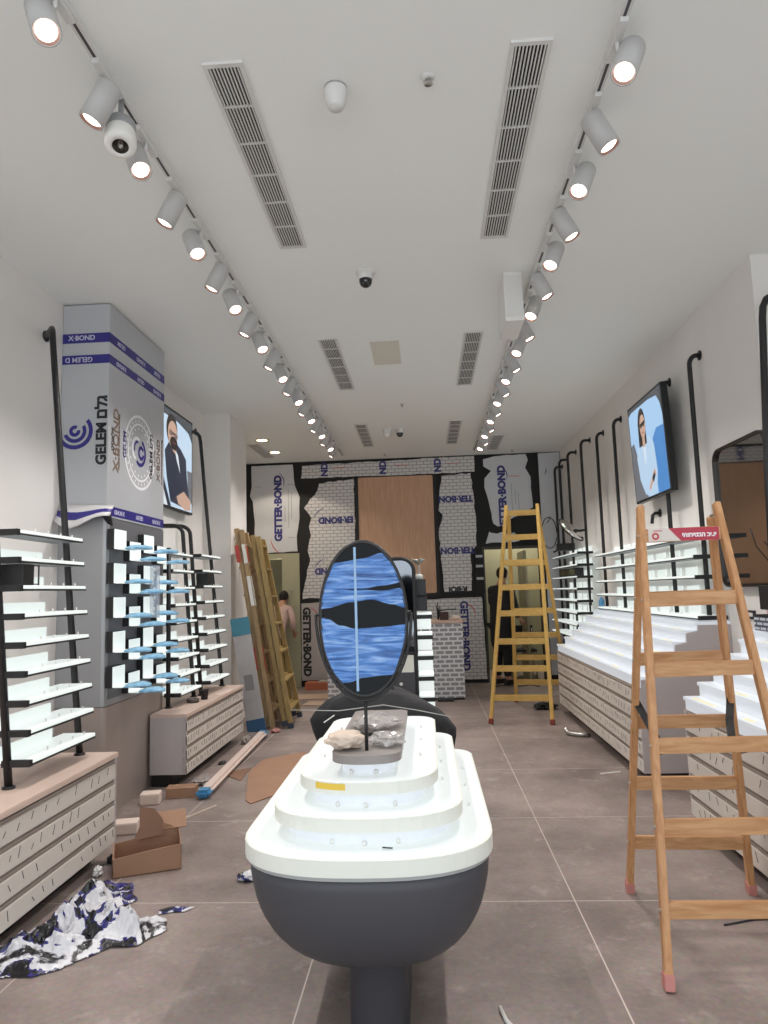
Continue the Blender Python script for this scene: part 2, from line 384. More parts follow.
# lower left board, text reading downwards
t, xc, z0 = sheet('cladding_board', 'lower grey cladding board beside the left doorway, lettering reading downwards', 'cladding board',
    jag([(-2.05,1.34),(-1.4,1.36),(-.9,1.36),(-.9,.12),(-2.06,.1)], .006, .12, 13), mat('grey_film_warm', '#b5afad', .45))
text('GETTER·BOND', .165, INK, t, frame((-1.97-xc, YT, .72-z0), (0,0,-1), (1,0,0)), bold=.010)
arc(t, (-2.0-xc, 1.05-z0), .24, 0, 75, .008, REDINK)
# lower right dashed board
t, xc, z0 = sheet('cladding_board', 'dash-printed lower cladding board beside the right doorway', 'cladding board',
    jag([(-.6,1.34),(.90,1.36),(.93,.06),(-.6,.06)], .006, .12, 14), SLATB)
text('GETTER·BOND', .165, NAVY, t, frame((.60-xc, YT, .75-z0), (0,0,-1), (1,0,0)), bold=.008)
arc(t, (.55-xc, 1.05-z0), .24, 0, 75, .008, REDINK)
# black bracket strip by the right door
t = thing('bracket_strip', 'black upright strip with grey clips between the printed sheet and right doorway', 'bracket', (.855, YE-.001, 1.42))
MB().box(-.035, .09, -.035, 0, 0, .66).build('strip', BLACKW, t)
for z in (.22, .42, .58): MB().box(-.03, .08, -.05, -.035, z, z+.04).build('clip', GREYM, t)
# folded black flap
t = thing('torn_membrane', 'loose flap of black membrane hanging under the torn grey board', 'membrane', (1.55, YE-.02, 2.2))
MB().prism(jag([(-.2,.3),(.05,.5),(.3,.62),(.36,.3),(.33,.0),(.0,.02),(-.02,.12)], .02, .1, 3), -.02, -.008, 'y').build('flap', BLACKW, t)

# ------------------------------------------------------------------ ceiling fittings
def vent(x, y0, L, label):
    t = thing('air_vent', label, 'air vent', (x, y0+L/2, CZ), 0, 'ceiling air vents'); w = .17; h = L/2
    fr = MB()
    for a in ((-w/2,w/2,-h,-h+.022),(-w/2,w/2,h-.022,h),(-w/2,-w/2+.018,-h+.022,h-.022),(w/2-.018,w/2,-h+.022,h-.022)): fr.box(*a, -.012, 0)
    fr.build('frame', WHITEM, t)
    MB().box(-w/2+.018, w/2-.018, -h+.022, h-.022, -.0015, -.0005).build('backing', mat('vent_dark', '#2c2d30', .8), t)
    g = MB(); n = 9
    for k in range(n):
        xx = -w/2+.018 + (w-.036)*(k+.5)/n
        g.box(xx-.0028, xx+.0028, -h+.022, h-.022, -.011, -.002)
    for k in range(1, 6): g.box(-w/2+.018, w/2-.018, -h+L*k/6-.004, -h+L*k/6+.004, -.0115, -.002)
    g.build('grille', WHITEM, t)
for args in ((-.765,2.63,1.58,'long white air vent in the ceiling nearest the front, beside the left lamp rail'),
             (.508,2.63,1.60,'long white air vent in the ceiling nearest the front, beside the right lamp rail'),
             (-.78,5.84,1.55,'white air vent beyond the domed camera, on the left lamp rail side'),
             (.492,5.84,1.58,'white air vent beyond the domed camera, on the right lamp rail side'),
             (-.79,9.0,1.46,'white air vent close to the pair of small cameras, towards the end wall'),
             (.47,9.0,1.48,'white air vent inside the right lamp rail, towards the end wall'),
             (1.13,10.03,1.03,'short white air vent outside the right lamp rail by the end wall'),
             (-2.45,9.94,1.05,'short white air vent next to the two round downlights')):
    vent(*args)
for i, (x, y) in enumerate(((-2.262, 9.712), (-2.264, 10.589))):
    t = thing('downlight', 'round warm recessed downlight, %s of the two by the left recess' % ('nearer' if i == 0 else 'farther'), 'downlight', (x, y, CZ), 0, 'recessed downlights')
    MB().lathe([(.075,0),(.11,0),(.11,-.008),(.08,-.012),(.075,-.004)], 24).build('ring', WHITEM, t)
    MB().lathe([(0,-.004),(.076,-.004)], 24).build('lens', mat('downlight_lens', '#ffe6c0', .4, emit='#ffdca8', es=5), t)
    li = bpy.data.lights.new('downlight_lamp', 'SPOT'); li.energy = 18; li.color = (1,.86,.68); li.spot_size = 2.2; li.shadow_soft_size = .06
    lo = bpy.data.objects.new('downlight_lamp', li); C.objects.link(lo); lo.location = (x, y, CZ-.03)
def ceil_dome(name, label, cat, x, y, parts):
    t = thing(name, label, cat, (x, y, CZ))
    for n, prof, m in parts: MB().lathe(prof, 24).build(n, m, t)
    return t
ceil_dome('smoke_detector', 'white cup-shaped detector on the ceiling between the front vents', 'smoke detector', -.317, 2.83,
    [('base', [(0,0),(.05,0),(.05,-.012),(.0,-.012)], mat('detector_grey', '#9d9c9a', .5)), ('housing', [(.05,-.008),(.052,-.02),(.048,-.05),(.038,-.085),(.03,-.098),(0,-.1)], WHITEM)])
ceil_dome('sprinkler_head', 'tiny chrome sprinkler on the ceiling near the right front vent', 'sprinkler', .089, 2.8,
    [('rosette', [(0,0),(.032,0),(.028,-.008),(.012,-.012)], WHITEM), ('nozzle', [(.012,-.008),(.01,-.03),(.018,-.032),(.018,-.036),(0,-.036)], SCREW)])
def dome(label, x, y, s, shell, ball):
    return ceil_dome('dome_camera', label, 'security camera', x, y,
        [('base', [(0,0),(.075*s,0),(.075*s,-.014*s),(.06*s,-.02*s)], WHITEM), ('housing', [(.06*s,-.018*s),(.058*s,-.05*s),(.05*s,-.062*s)], shell),
         ('bubble', [(.05*s,-.06*s),(.049*s,-.085*s),(.038*s,-.108*s),(.02*s,-.12*s),(0,-.123*s)], ball)])
dome('white dome camera with smoked lens, alone on the ceiling centre line', -.339, 4.62, .9, WHITEM, SMOKE)
dome('small white dome camera beside a dark one, far back on the ceiling', -.452, 9.4, .9, WHITEM, WHITEP)
dome('small camera with black ball beside a white one, far back on the ceiling', -.28, 9.4, .9, WHITEM, SMOKE)
for x, y, lab in ((-.204, 8.11, 'tiny white sprinkler on the ceiling between the middle and far vents'), (-.586, 11.1, 'tiny white sprinkler on the ceiling just before the end wall'), (1.465, 11.2, 'tiny dark sprinkler on the ceiling before the end wall, right side')):
    ceil_dome('sprinkler_head', lab, 'sprinkler', x, y, [('rosette', [(0,0),(.03,0),(.026,-.007),(.012,-.01)], WHITEM), ('nozzle', [(.012,-.007),(.01,-.03),(.018,-.032),(0,-.036)], SCREW)])
t = thing('ceiling_hatch', 'faint beige square access panel flush in the ceiling behind the dome camera', 'access panel', (-.29, 6.3, CZ))
MB().box(-.13, .13, -.32, .32, -.003, 0).build('panel', mat('beige_patch', '#d8d4c8', .8), t)

# track rails and spotlights
def rail(x, label):
    t = thing('track_rail', label, 'lamp rail', (x, 6.35, CZ))
    MB().box(-.018, .018, -4.6, 4.6, -.034, 0).build('channel', WHITEM, t)
    MB().box(-.006, .006, -4.6, 4.6, -.0355, -.0335).build('slot', mat('rail_slot', '#4a4a4c', .6), t)
rail(-1.25, 'long white lamp rail along the ceiling on the side with the round-logo column')
rail(.84, 'long white lamp rail along the ceiling on the side with the stepped units')
CANM = mat('lamp_can_shaded', '#bcbbba', .45)  # white lamp cans, with their shade put into the colour
def spot(x, y, d, label, group, side=0.):
    t = thing('track_spotlight', label, 'spotlight', (x, y, CZ-.034), 0, group)
    MB().box(-.016, .016, -.11, .11, -.022, 0, bev=.003).build('adapter', WHITEM, t)
    MB().tube([(0,0,-.02),(0,0,-.05),(side,0,-.075)], .009, 8).build('stem', WHITEM, t)
    d = Vector(d).normalized(); q = d.to_track_quat('Z', 'X').to_matrix().to_4x4()
    top = Vector((side,0,-.052)) - d*.01
    M = Matrix.Translation(top) @ q
    MB().lathe([(0,0),(.046,0),(.051,.005),(.051,.178),(.045,.178),(.042,.164)], 20, M).build('can', CANM, t)
    MB().lathe([(.045,.1775),(.037,.166)], 20, M).build('bezel', mat('copper_bezel', '#6b514a', .4), t)
    MB().lathe([(.0375,.1665),(.03,.171),(0,.173)], 20, M).build('lens', LENS, t)
    li = bpy.data.lights.new('spot_lamp', 'SPOT'); li.energy = SPOT_W; li.color = (1,.945,.90); li.spot_size = math.radians(75); li.spot_blend = .9; li.shadow_soft_size = .035
    lo = bpy.data.objects.new('spot_lamp', li); C.objects.link(lo); lo.parent = t
    lo.matrix_local = Matrix.Translation(top + d*.19) @ d.to_track_quat('-Z', 'Y').to_matrix().to_4x4()
    return t
SPOT_W = 25
def spots(x, y0, n, sgn, side):
    y = y0
    for i in range(n):
        d = (-.36*sgn, -.34, -.87) if i % 2 == 0 else (.42*sgn, -.05, -.88)
        if n*0 or True:
            aim = 'aimed forwards' if i % 2 == 0 else 'aimed sideways'
            spot(x, y, d, 'white spotlight, %s from the front on the %s lamp rail, %s' % (ORD[i], side, aim), 'spotlights on the %s lamp rail' % side, (.058*sgn) if i % 2 == 0 else -.01*sgn)
        y += .408
spots(-1.25, 2.22, 20, -1, 'left')
spots(.84, 2.62, 19, 1, 'right')
# a larger white camera hung from the left rail, white box under the right rail
t = thing('rail_camera', 'fat white lens-faced camera hanging under the left lamp rail', 'camera', (-1.25, 2.765, CZ-.036))
MB().tube([(0,0,0),(0,0,-.13)], .012, 10).build('stem', GREYM, t)
d = Vector((.15,-.35,-.9)).normalized(); M = Matrix.Translation((0,0,-.115)) @ d.to_track_quat('Z','X').to_matrix().to_4x4()
MB().lathe([(0,0),(.055,0),(.063,.01),(.063,.07)], 24, M).build('body', mat('camera_grey', '#a3a3a6', .45), t)
MB().lathe([(.064,.068),(.066,.075),(.066,.135),(.058,.15),(.034,.152),(.033,.13)], 24, M).build('housing', WHITEP, t)
MB().lathe([(.034,.151),(.03,.135),(.012,.118),(0,.112)], 24, M).build('lens', mat('camera_lens', '#6c6660', .15, .8), t)
t = thing('control_box', 'plain white box mounted against the right lamp rail', 'box', (.685, 4.92, CZ))
MB().box(-.066, .066, -.19, .19, -.36, 0, bev=.01).build('housing', WHITEP, t)
MB().box(-.055, .055, -.195, -.189, -.33, -.03).build('cover', WHITEM, t)

# ------------------------------------------------------------------ slatwall base units
def slat_face(parent, xf, y0, y1, z0, z1, sgn, n, hooks, seed, gh=.034):
    # sgn: the way the face looks along X.  Boards with recessed grooves above each
    H = (z1-z0)/n
    MB().box(xf-sgn*.03, xf-sgn*.012, y0, y1, z0, z1).build('groove_channel', GROOVE, parent)
    rnd = random.Random(seed)
    for k in range(n):
        a = z0 + H*k; b = a + H - gh
        pnl = MB().box(xf-sgn*.012, xf, y0, y1, a, b, bev=.0015).build('slat_board', SLAT, parent)
        MB().box(xf-sgn*.014, xf-sgn*.004, y0, y1, b+gh*.35, b+gh*.6).build('groove_lip', GROOVE, parent)
        if hooks:
            mb = MB(); y = max(y0+.06, 2.95)
            while y < y1-.04:
                L = rnd.uniform(.022, .05); zc = rnd.uniform(a+.04, b-.02)
                if rnd.random() < .8: dy = sgn*(.016 if k >= n/2 else -.016)*rnd.uniform(.5,1.3); mb.beam((xf+sgn*.0012, y-dy/2, zc-L/2), (xf+sgn*.0012, y+dy/2, zc+L/2), .0022, .0026, (0,1,0))
                if hooks >= .08 and len(mb.bm.verts): mb.build('hook', mat('hook_dark', '#6a625c', .5), pnl); mb = MB()
                y += hooks*rnd.uniform(.7, 1.3)
            HK = mat('hook_dark', '#6a625c', .5)
            if hooks < .08: mb.build('hooks', HK, pnl)['kind'] = 'stuff'
# left unit in front
t = thing('slat_base_unit', 'low beige slatted base unit under the front left rack, by the crumpled film', 'base unit', (-2.26, 3.0, 0))
def loc(o, t): o.location = -Vector(t.location); return o
U = bpy.data.objects.new('x', None)
def unit(t, parts):
    for o in parts: o.parent = t; o.location = o.location - Vector(t.location)
def base_unit_left(label, y0, y1, xf, top, notch, hooks, seed):
    # notch: (x, y) leaves out the corner taken by the column casing
    t = thing('slat_base_unit', label, 'base unit', (0,0,0))
    nx, ny = notch or (XL+.002, y0)
    def L(xr, a, b, i): return [(nx, a), (xr, a), (xr, b), (XL+.002, b), (XL+.002, ny), (nx, ny)] if notch else [(XL+.002, a), (xr, a), (xr, b), (XL+.002, b)]
    MB().prism(L(xf-.03, y0+.02, y1-.02, 0), .1, top-.04, 'z').build('carcass', GREYP, t)
    MB().prism(L(xf+.01, y0, y1, 0), top-.03, top, 'z', bev=.003).build('worktop', TOPW, t)
    MB().prism(L(xf-.12, y0+.04, y1-.06, 0), 0, .1, 'z').build('plinth', TOE, t)
    slat_face(t, xf, y0, y1, .1, top-.03, 1, 4, hooks, seed)
    MB().box(XL+.002, xf, y1-.02, y1, .1, top-.03).build('end_panel', GREYP, t)
    MB().box(nx, xf, y0, y0+.02, .1, top-.03).build('end_panel', GREYP, t)
    return t
for o in (t, U): bpy.data.objects.remove(o)
def settle(t, loc):
    # move a thing's origin to its base without moving its shape
    t.location = loc; v = Vector(loc)
    for c in t.children: c.location = Vector(c.location) - v
base_l1 = base_unit_left('low beige slatted base unit under the front left rack, beside the crumpled film', 1.7, 4.17, -1.86, .605, None, .09, 1)
settle(base_l1, (-2.26, 2.95, 0))
base_l2 = base_unit_left('low beige slatted base unit beyond the wrapped column, carrying a black cup', 5.65, 7.41, -1.955, .57, (CXF, 5.985), .06, 2)
settle(base_l2, (-2.29, 6.53, 0))

# right-hand stepped units
def step_unit(label, y0, y1, xf, seed, hooks):
    t = thing('stepped_display_unit', label, 'display unit', (0,0,0))
    MB().box(xf+.03, XR-.002, y0+.02, y1-.02, .1, .72).build('carcass', GREYP, t)
    slat_face(t, xf, y0, y1, .1, .72, -1, 5, hooks, seed)
    MB().box(xf+.12, XR-.002, y0+.03, y1-.03, 0, .1).build('plinth', TOE, t)
    prof = [(xf,.72)]
    zs = [.80, .885, .97, 1.055, 1.14, 1.20]; x = xf
    lit = MB(); rs = MB()
    for k, z in enumerate(zs):
        x1 = x + .09 if k < 5 else XR-.002
        pz = zs[k-1] if k else .72
        if k < 5:
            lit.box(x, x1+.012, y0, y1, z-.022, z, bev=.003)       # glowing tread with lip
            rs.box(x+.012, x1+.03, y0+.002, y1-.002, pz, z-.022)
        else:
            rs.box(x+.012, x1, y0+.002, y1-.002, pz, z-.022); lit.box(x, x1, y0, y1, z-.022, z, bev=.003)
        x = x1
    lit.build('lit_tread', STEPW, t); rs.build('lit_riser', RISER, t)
    # grey end panel following the stair outline
    pts = [(xf+.002,.1),(xf+.002,.715)]; x = xf
    for k, z in enumerate(zs):
        xa = x+.02; pts += [(xa, (zs[k-1] if k else .72)-.005), (xa, z-.024)]; x += .09
    pts += [(XR-.003, zs[-1]-.024), (XR-.003,.1)]
    cl = []
    for p in pts:
        if not cl or (abs(cl[-1][0]-p[0])+abs(cl[-1][1]-p[1])) > 1e-4: cl.append(p)
    MB().prism(cl, y0-.006, y0+.012, 'y').build('end_panel', GREYP, t)
    MB().prism(cl, y1-.012, y1+.006, 'y').build('end_panel', GREYP, t)
    TAPEY = mat('pale_yellow_tape', '#e9e3bd', .5, emit='#f3eab5', es=.05); rnd = random.Random(seed)
    x = xf
    for k, z in enumerate(zs[:5]):
        y = y0+.1
        while y < y1-.3:
            L = rnd.uniform(.1,.35); MB().box(x+.02, x+.05, y, y+L, z+.0003, z+.001).build('tape_strip', TAPEY, t); y += L+rnd.uniform(.2,.6)
        x += .09
    settle(t, ((xf+XR)/2, (y0+y1)/2, 0))
    return t
step1 = step_unit('long white stepped display unit below the far right-hand racks, slatted front', 5.48, 8.77, 1.565, 3, .07)
step2 = step_unit('white stepped display unit beside the front wooden ladder, nearest the camera', 2.7, 4.54, 1.565, 4, .1)

# ------------------------------------------------------------------ shelf racks
PEG = {}
def rack(name, label, ya, yb, zs, side, xpole, slope, reach, back, poles, z_ref, upstand, brackets=True, pegs=4, basez=None, gaps=None, group=None, uph=.055, blen=.14):
    # side -1: left wall (faces +X), +1: right wall (faces -X)
    t = thing(name, label, 'shelf rack', (0,0,0), 0, group); f = -side
    for pts in poles:
        MB().tube(pts, .019, 12).build('pole', BLACK, t)
        b = pts[0]
        MB().lathe([(0,0),(.031,0),(.031,.008),(.02,.012)], 20, Matrix.Translation(b)).build('foot_flange', BLACK, t)
    for z in zs:
        xp = xpole + side*slope*(z-z_ref); xf = xp + f*reach; xb = xf - f*back
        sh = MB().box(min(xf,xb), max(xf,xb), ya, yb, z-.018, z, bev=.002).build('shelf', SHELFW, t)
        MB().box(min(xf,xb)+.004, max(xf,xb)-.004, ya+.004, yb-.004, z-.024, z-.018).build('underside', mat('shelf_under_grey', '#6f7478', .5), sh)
        MB().box(xf-.004, xf+.003, ya, yb, z-.027, z-.018).build('front_rim', BLACK, sh)
        for (a, b) in upstand(z): MB().box(xb, xb+f*.012, a, b, z, z+uph).build('back_upstand', SHELFW, sh)
        if brackets: MB().box(min(xf-f*blen,xf+f*.003), max(xf-f*blen,xf+f*.003), ya-.03, ya, z-.03, z+.002, bev=.002).build('bracket', BLACK, sh)
        if pegs:
            for k in range(pegs):
                y = ya + (yb-ya)*(k+1.6)/(pegs+1)
                if 'peg' not in PEG: PEG['peg'] = MB().tube([(0,0,0),(0,0,.018)], .004, 6).build('peg', WHITEP, sh).data; o = bpy.data.objects['peg']
                else: o = link('peg', PEG['peg'], sh)
                o.location = (xf-f*.04, y, z)
    return t
def pole_left(xb, y, zb, slope, ztop, wallx):
    xt = xb - slope*(ztop-zb)
    p = [(xb, y, zb), (xb-slope*(ztop-zb)*.5, y, (zb+ztop)/2), (xt, y, ztop)]
    p += [(xt-.02, y+.03, ztop+.07), (xt-.08, y+.13, ztop+.13), (xt-.18, y+.30, ztop+.19), (wallx, y+.55, ztop+.25)]
    return p
zs9 = [.735 + .1415*k for k in range(9)]
r1 = rack('shelf_rack', 'tall white shelf rack on black poles, nearest on the left, by the front', 3.42, 4.075, zs9, -1, -2.045, .085, .11, .19,
     [pole_left(-2.05, 3.40, .606, .088, 3.12, XL), pole_left(-2.05, 4.10, .606, .088, 3.12, XL)], .6, lambda z: [(3.43, 3.93)] if z < 1.75 else [])
settle(r1, (-2.05, 3.75, .606))
def pole_arch(xb, y, zb, slope, ztop, wallx):
    xt = xb - slope*(ztop-zb)
    p = [(xb,y,zb),(xt,y,ztop)]
    for k in range(1,7):
        a = PI/2*k/6; p.append((xt-.11*(1-math.cos(a)), y, ztop+.09*math.sin(a)))
    p.append((wallx, y, ztop+.095)); return p
zs9b = [.70 + .1515*k for k in range(9)]; zs9c = [.685 + .1515*k for k in range(9)]
r2 = rack('shelf_rack', 'white shelf rack on black arched poles, right behind the blue-filmed trays', 6.008, 6.555, zs9c, -1, -2.205, .07, .09, .17,
     [[(-2.215,5.955,.571),(-2.215,5.955,1.93)], pole_arch(-2.205, 6.585, .571, .07, 2.1, XL)], .6, lambda z: [(6.012, 6.42)] if z < 1.75 else [])
settle(r2, (-2.205, 6.27, .571))
r3 = rack('shelf_rack', 'white shelf rack on black poles beside the white pillar, farthest on the left', 6.70, 7.33, zs9b, -1, -2.16, .075, .09, .19,
     [pole_arch(-2.16, 6.665, .571, .07, 2.1, XL), pole_left(-2.16, 7.35, .571, .088, 3.17, XL)], .6, lambda z: [(6.71, 7.13)] if z < 1.75 else [])
settle(r3, (-2.16, 7.05, .571))
# wall flanges at pole tops
def flange(parent, p, ax):
    M = Matrix.Translation(p) @ Matrix.Rotation(ax*PI/2, 4, 'Y')
    return MB().lathe([(0,0),(.04,0),(.04,.008),(.02,.012)], 18, M).build('wall_flange', BLACK, parent)
for r, y, z in ((r1,3.95,3.37),(r1,4.65,3.37),(r3,7.90,3.42)):
    o = flange(r, (XL+.001, y, z), 1); o.location = -Vector(r.location)

def pole_right(x, y, zb, ztop):
    p = [(x,y,zb),(x,y,(zb+ztop)/2),(x,y,ztop-.08)]
    for k in range(1,7):
        a = PI/2*k/6; p.append((x+.06*(1-math.cos(a)), y, ztop-.08+.08*math.sin(a)))
    p.append((XR, y, ztop)); return p
def seg_up(ya, yb, step, w):
    out = []; y = ya+.05
    while y+w < yb: out.append((y, y+w)); y += step
    return out
zB = [1.24, 1.395, 1.55, 1.705, 1.86]
rB = rack('shelf_rack', 'long white shelf rack on black poles standing on the far stepped unit', 5.52, 8.64, zB, 1, 2.19, 0., .13, .19,
     [pole_right(2.19, y, 1.206, zt) for y, zt in ((5.63,3.32),(6.34,3.31),(7.93,3.36),(8.72,3.38))], .6, lambda z: seg_up(5.9, 8.6, .37, .25), pegs=10, uph=.075, blen=.21)
zA = [.84 + .157*k for k in range(8)]
rA = rack('shelf_rack', 'white shelf rack on black poles beyond the stepped unit, by the end wall corner', 9.3, 11.1, zA, 1, 2.19, .06, .20, .22,
     [pole_right(2.15, y, .001, zt) for y, zt in ((9.42,3.44),(10.3,3.45),(10.95,3.46),(11.35,3.42))], 1.9, lambda z: seg_up(9.35, 11.0, .3, .2), pegs=0, uph=.08, blen=.2)
for r, ys in ((rB,((5.63,3.32),(6.34,3.31),(7.93,3.36),(8.72,3.38))),(rA,((9.42,3.44),(10.3,3.45),(10.95,3.46),(11.35,3.42)))):
    for y, z in ys: flange(r, (XR-.001, y, z), -1)
settle(rB, (2.19, 7.2, 1.206)); settle(rA, (2.15, 10.2, 0))
t = thing('wall_pole', 'single black pole bending to the wall in the recess nearest the camera', 'pole', (2.14, 4.5, 1.2))
MB().tube([(0,0,.0),(.04,0,1.0),(.095,0,1.98),(.105,0,2.06),(.13,0,2.11),(.18,0,2.14),(XR+.4-2.14,0,2.14)], .022, 12).build('shaft', BLACK, t)
MB().lathe([(0,0),(.045,0),(.045,.008),(.02,.012)], 18, Matrix.Translation((XR+.399-2.14,0,2.14)) @ Matrix.Rotation(-PI/2,4,'Y')).build('wall_flange', BLACK, t)
MB().lathe([(0,0),(.045,0),(.045,.008),(.02,.012)], 18).build('foot_flange', BLACK, t)
t = thing('pole_arm', 'short curved black arm fixed to the wall under the screen with the white shirt', 'wall bracket', (XR, 6.85, 2.17))
MB().tube([(0,0,0),(-.05,0,.0),(-.075,0,-.02),(-.085,0,-.1)], .016, 10).build('arm', BLACK, t)
flange(t, (-.001,0,0), -1)

# black display boxes in the left racks
def display_box(label, x, y, z, w, d, h):
    t = thing('display_box', label, 'display box', (x, y, z))
    b = MB().box(-w/2, w/2, -d/2, d/2, 0, h, bev=.004); b.build('housing', BLACK, t)
    g = thing('glass_case', '', '', (0,0,0)); bpy.data.objects.remove(g)
    MB().box(-w/2+.01, w/2-.01, d/2, d/2+.004, .01, h-.01).build('back_plate', BLACK, t)
    fr = MB()
    for a in ((-.0,.0),): pass
    for (p, q) in (((w/2-.01,d/2,.006),(w/2-.01,d/2+.06,.006)),((w/2-.01,d/2,h-.006),(w/2-.01,d/2+.06,h-.006)),((w/2-.01,d/2+.06,0),(w/2-.01,d/2+.06,h))):
        fr.beam(p, q, .006, .006, (1,0,0))
    fr.build('case_frame', GREYD, t)
    MB().lathe([(0,.02),(.025,.022),(.006,.03),(.006,.05),(.03,.062),(.04,.09),(.038,.105),(0,.106)], 16, Matrix.Translation((w/2-.05, d/2+.03, 0)) @ Matrix.Diagonal((.7,.7,.9,1))).build('bust', GREYD, t)
    return t
display_box('black display box between shelves of the nearest left rack', -2.09, 3.49, zs9[6]+.001, .12, .10, .108)
display_box('black display box between shelves of the rack beside the pillar', -2.17, 6.775, zs9b[6]+.001, .12, .10, .118)
# black cup with tape on the second base unit
t = thing('black_cup', 'small black cup standing on the second left base unit', 'cup', (-2.05, 6.42, .571))
MB().lathe([(0,0),(.03,0),(.036,.08),(.04,.085),(.034,.083),(.028,.01),(0,.008)], 18).build('body', BLACK, t)
t = thing('tape_roll', 'dark roll of tape lying beside the black cup', 'tape roll', (-2.1, 6.25, .571))
MB().lathe([(.03,0),(.055,0),(.055,.03),(.03,.03),(.03,0)], 24).build('roll', mat('dark_tape', '#4b423c', .4), t)
t = thing('paper_strip', 'pale paper strip lying at the edge of the second left base unit', 'paper', (-1.995, 6.85, .571))
MB().prism([(-.05,-.22),(.03,-.2),(.045,.2),(-.03,.24)], 0, .002, 'z').build('sheet', mat('pale_paper', '#e3cfc4', .7), t)

# ------------------------------------------------------------------ wrapped column with display trays
CX = -2.27
t = thing('metal_casing', 'grey metal column casing carrying the blue-tipped display trays', 'column casing', (CX-.18, 5.42, 0))
def cb(x0,x1,y0,y1,z0,z1): return (x0-(CX-.18), x1-(CX-.18), y0-5.42, y1-5.42, z0, z1)
mb = MB().prism([(p[0]+0, p[1]) for p in [(XL+.002-(CX-.18), 4.88-5.42), (CX-.03-(CX-.18), 4.88-5.42), (CX-.008-(CX-.18), 4.89-5.42), (CX-(CX-.18), 4.912-5.42), (CX-(CX-.18), 5.97-5.42), (XL+.002-(CX-.18), 5.97-5.42)]], .755, 2.084, 'z')
mb.build('upper_casing', GREYM, t)
MB().prism([(XL+.002-(CX-.18), 4.88-5.42), (CX-.03-(CX-.18), 4.88-5.42), (CX-.008-(CX-.18), 4.89-5.42), (CX-(CX-.18), 4.912-5.42), (CX-(CX-.18), 5.97-5.42), (XL+.002-(CX-.18), 5.97-5.42)], 0, .75, 'z').build('lower_casing', mat('brown_grey_metal', '#a59891', .38, .1), t)
MB().box(*cb(CX-.002, CX+.006, 4.93, 5.95, .8, 2.084)).build('backboard', mat('tray_backboard', '#77777c', .4, .2), t)
# wrapped upper box
t = thing('wrapped_bulkhead', 'tall box wrapped in grey film with purple bands and round logo, under the ceiling', 'wrapped box', (CX-.18, 5.42, 2.09))
ox, oy, oz = CX-.18, 5.42, 2.09
MB().box(XL+.002-ox, CX-ox, 4.88-oy, 5.97-oy, 0, CZ-.01-oz, bev=.006).build('casing', FILM, t)
def band(za, zb, near=True):
    b = MB()
    if near: b.box(XL+.004-ox, CX+.0012-ox, 4.878-oy, 4.8805-oy, za-oz, zb-oz)
    b.box(CX-.001-ox, CX+.0015-ox, 4.878-oy, 5.968-oy, za-oz, zb-oz)
    return b.build('purple_band', PURPLE, t)
band(3.395, 3.468); band(3.235, 3.302); band(2.105, 2.175, False)
YN = 4.8765-oy
text('X·BOND', .052, PALEINK, t, frame((-2.48-ox, YN, 3.432-oz), (1,0,0), (0,0,1)), bold=.001)
text('GELEM D', .052, PALEINK, t, frame((-2.5-ox, YN, 3.268-oz), (-1,0,0), (0,0,-1)), bold=.001)
XN = CX+.0025-ox
for z, words in ((3.432, ('GELEM','X·BOND','GELEM')), (3.268, ('X·BOND','GELEM','X·BOND')), (2.14, ('X·BOND','GELEM','X·BOND'))):
    for w, y in zip(words, (5.08, 5.45, 5.8)): text(w, .046, PALEINK, t, frame((XN, y-oy, z-oz), (0,-1,0), (0,0,-1)), bold=.001)
# near-face logo: spiral G and upright wordmark
def ring(parent, c, r0, r1, a0, a1, m, plane, off, name='logo_ring', n=40, lim=None):
    mb = MB()
    for k in range(n):
        a, b = [math.radians(a0+(a1-a0)*(k+j)/n) for j in (0,1)]
        q = []
        for r, g in ((r1,a),(r1,b),(r0,b),(r0,a)):
            u, v = c[0]+r*math.cos(g), c[1]+r*math.sin(g)
            if lim is not None: u = max(u, lim)
            q.append((u, off, v) if plane == 'xz' else (off, u, v))
        mb.poly(q)
    return mb.build(name, m, parent)
lc = (-2.52-ox, 2.73-oz)
ring(t, lc, .106, .136, -150, 40, PURPLE, 'xz', YN, 'letter_ring', lim=XL+.005-ox); ring(t, lc, .06, .088, -160, 30, PURPLE, 'xz', YN, 'letter_ring', lim=XL+.005-ox); ring(t, lc, .016, .042, 60, 370, PURPLE, 'xz', YN, 'letter_ring', lim=XL+.005-ox)
text('GELEM', .105, INK, t, frame((-2.318-ox, YN, 2.63-oz), (0,0,1), (-1,0,0)), bold=.0045)
text('םלג', .115, INK, t, frame((-2.318-ox, YN, 2.90-oz), (0,0,1), (-1,0,0)), bold=.0045)
# wide-face seal and wordmarks
sc_ = (5.45-oy, 2.67-oz)
for r0, r1 in ((.282,.304),(.222,.238)): ring(t, sc_, r0, r1, 0, 360, WHITEINK, 'yz', XN, 'seal_ring')
mb = MB()
for k in range(26):
    a = 2*PI*k/26; u, v = sc_[0]+.258*math.cos(a), sc_[1]+.258*math.sin(a)
    mb.poly([(XN, u-.010, v-.012), (XN, u+.010, v-.012), (XN, u+.006, v+.012), (XN, u-.006, v+.012)])
for k in range(18):
    a = 2*PI*k/18; u, v = sc_[0]+.195*math.cos(a), sc_[1]+.195*math.sin(a)
    mb.poly([(XN, u-.009, v-.009), (XN, u+.009, v-.009), (XN, u+.009, v+.009), (XN, u-.009, v+.009)])
mb.build('marking', WHITEINK, t)
ring(t, sc_, .085, .115, -130, 70, PURPLE, 'yz', XN, 'seal_ring'); ring(t, (sc_[0]+.02, sc_[1]), .03, .06, 30, 350, PURPLE, 'yz', XN, 'seal_ring')
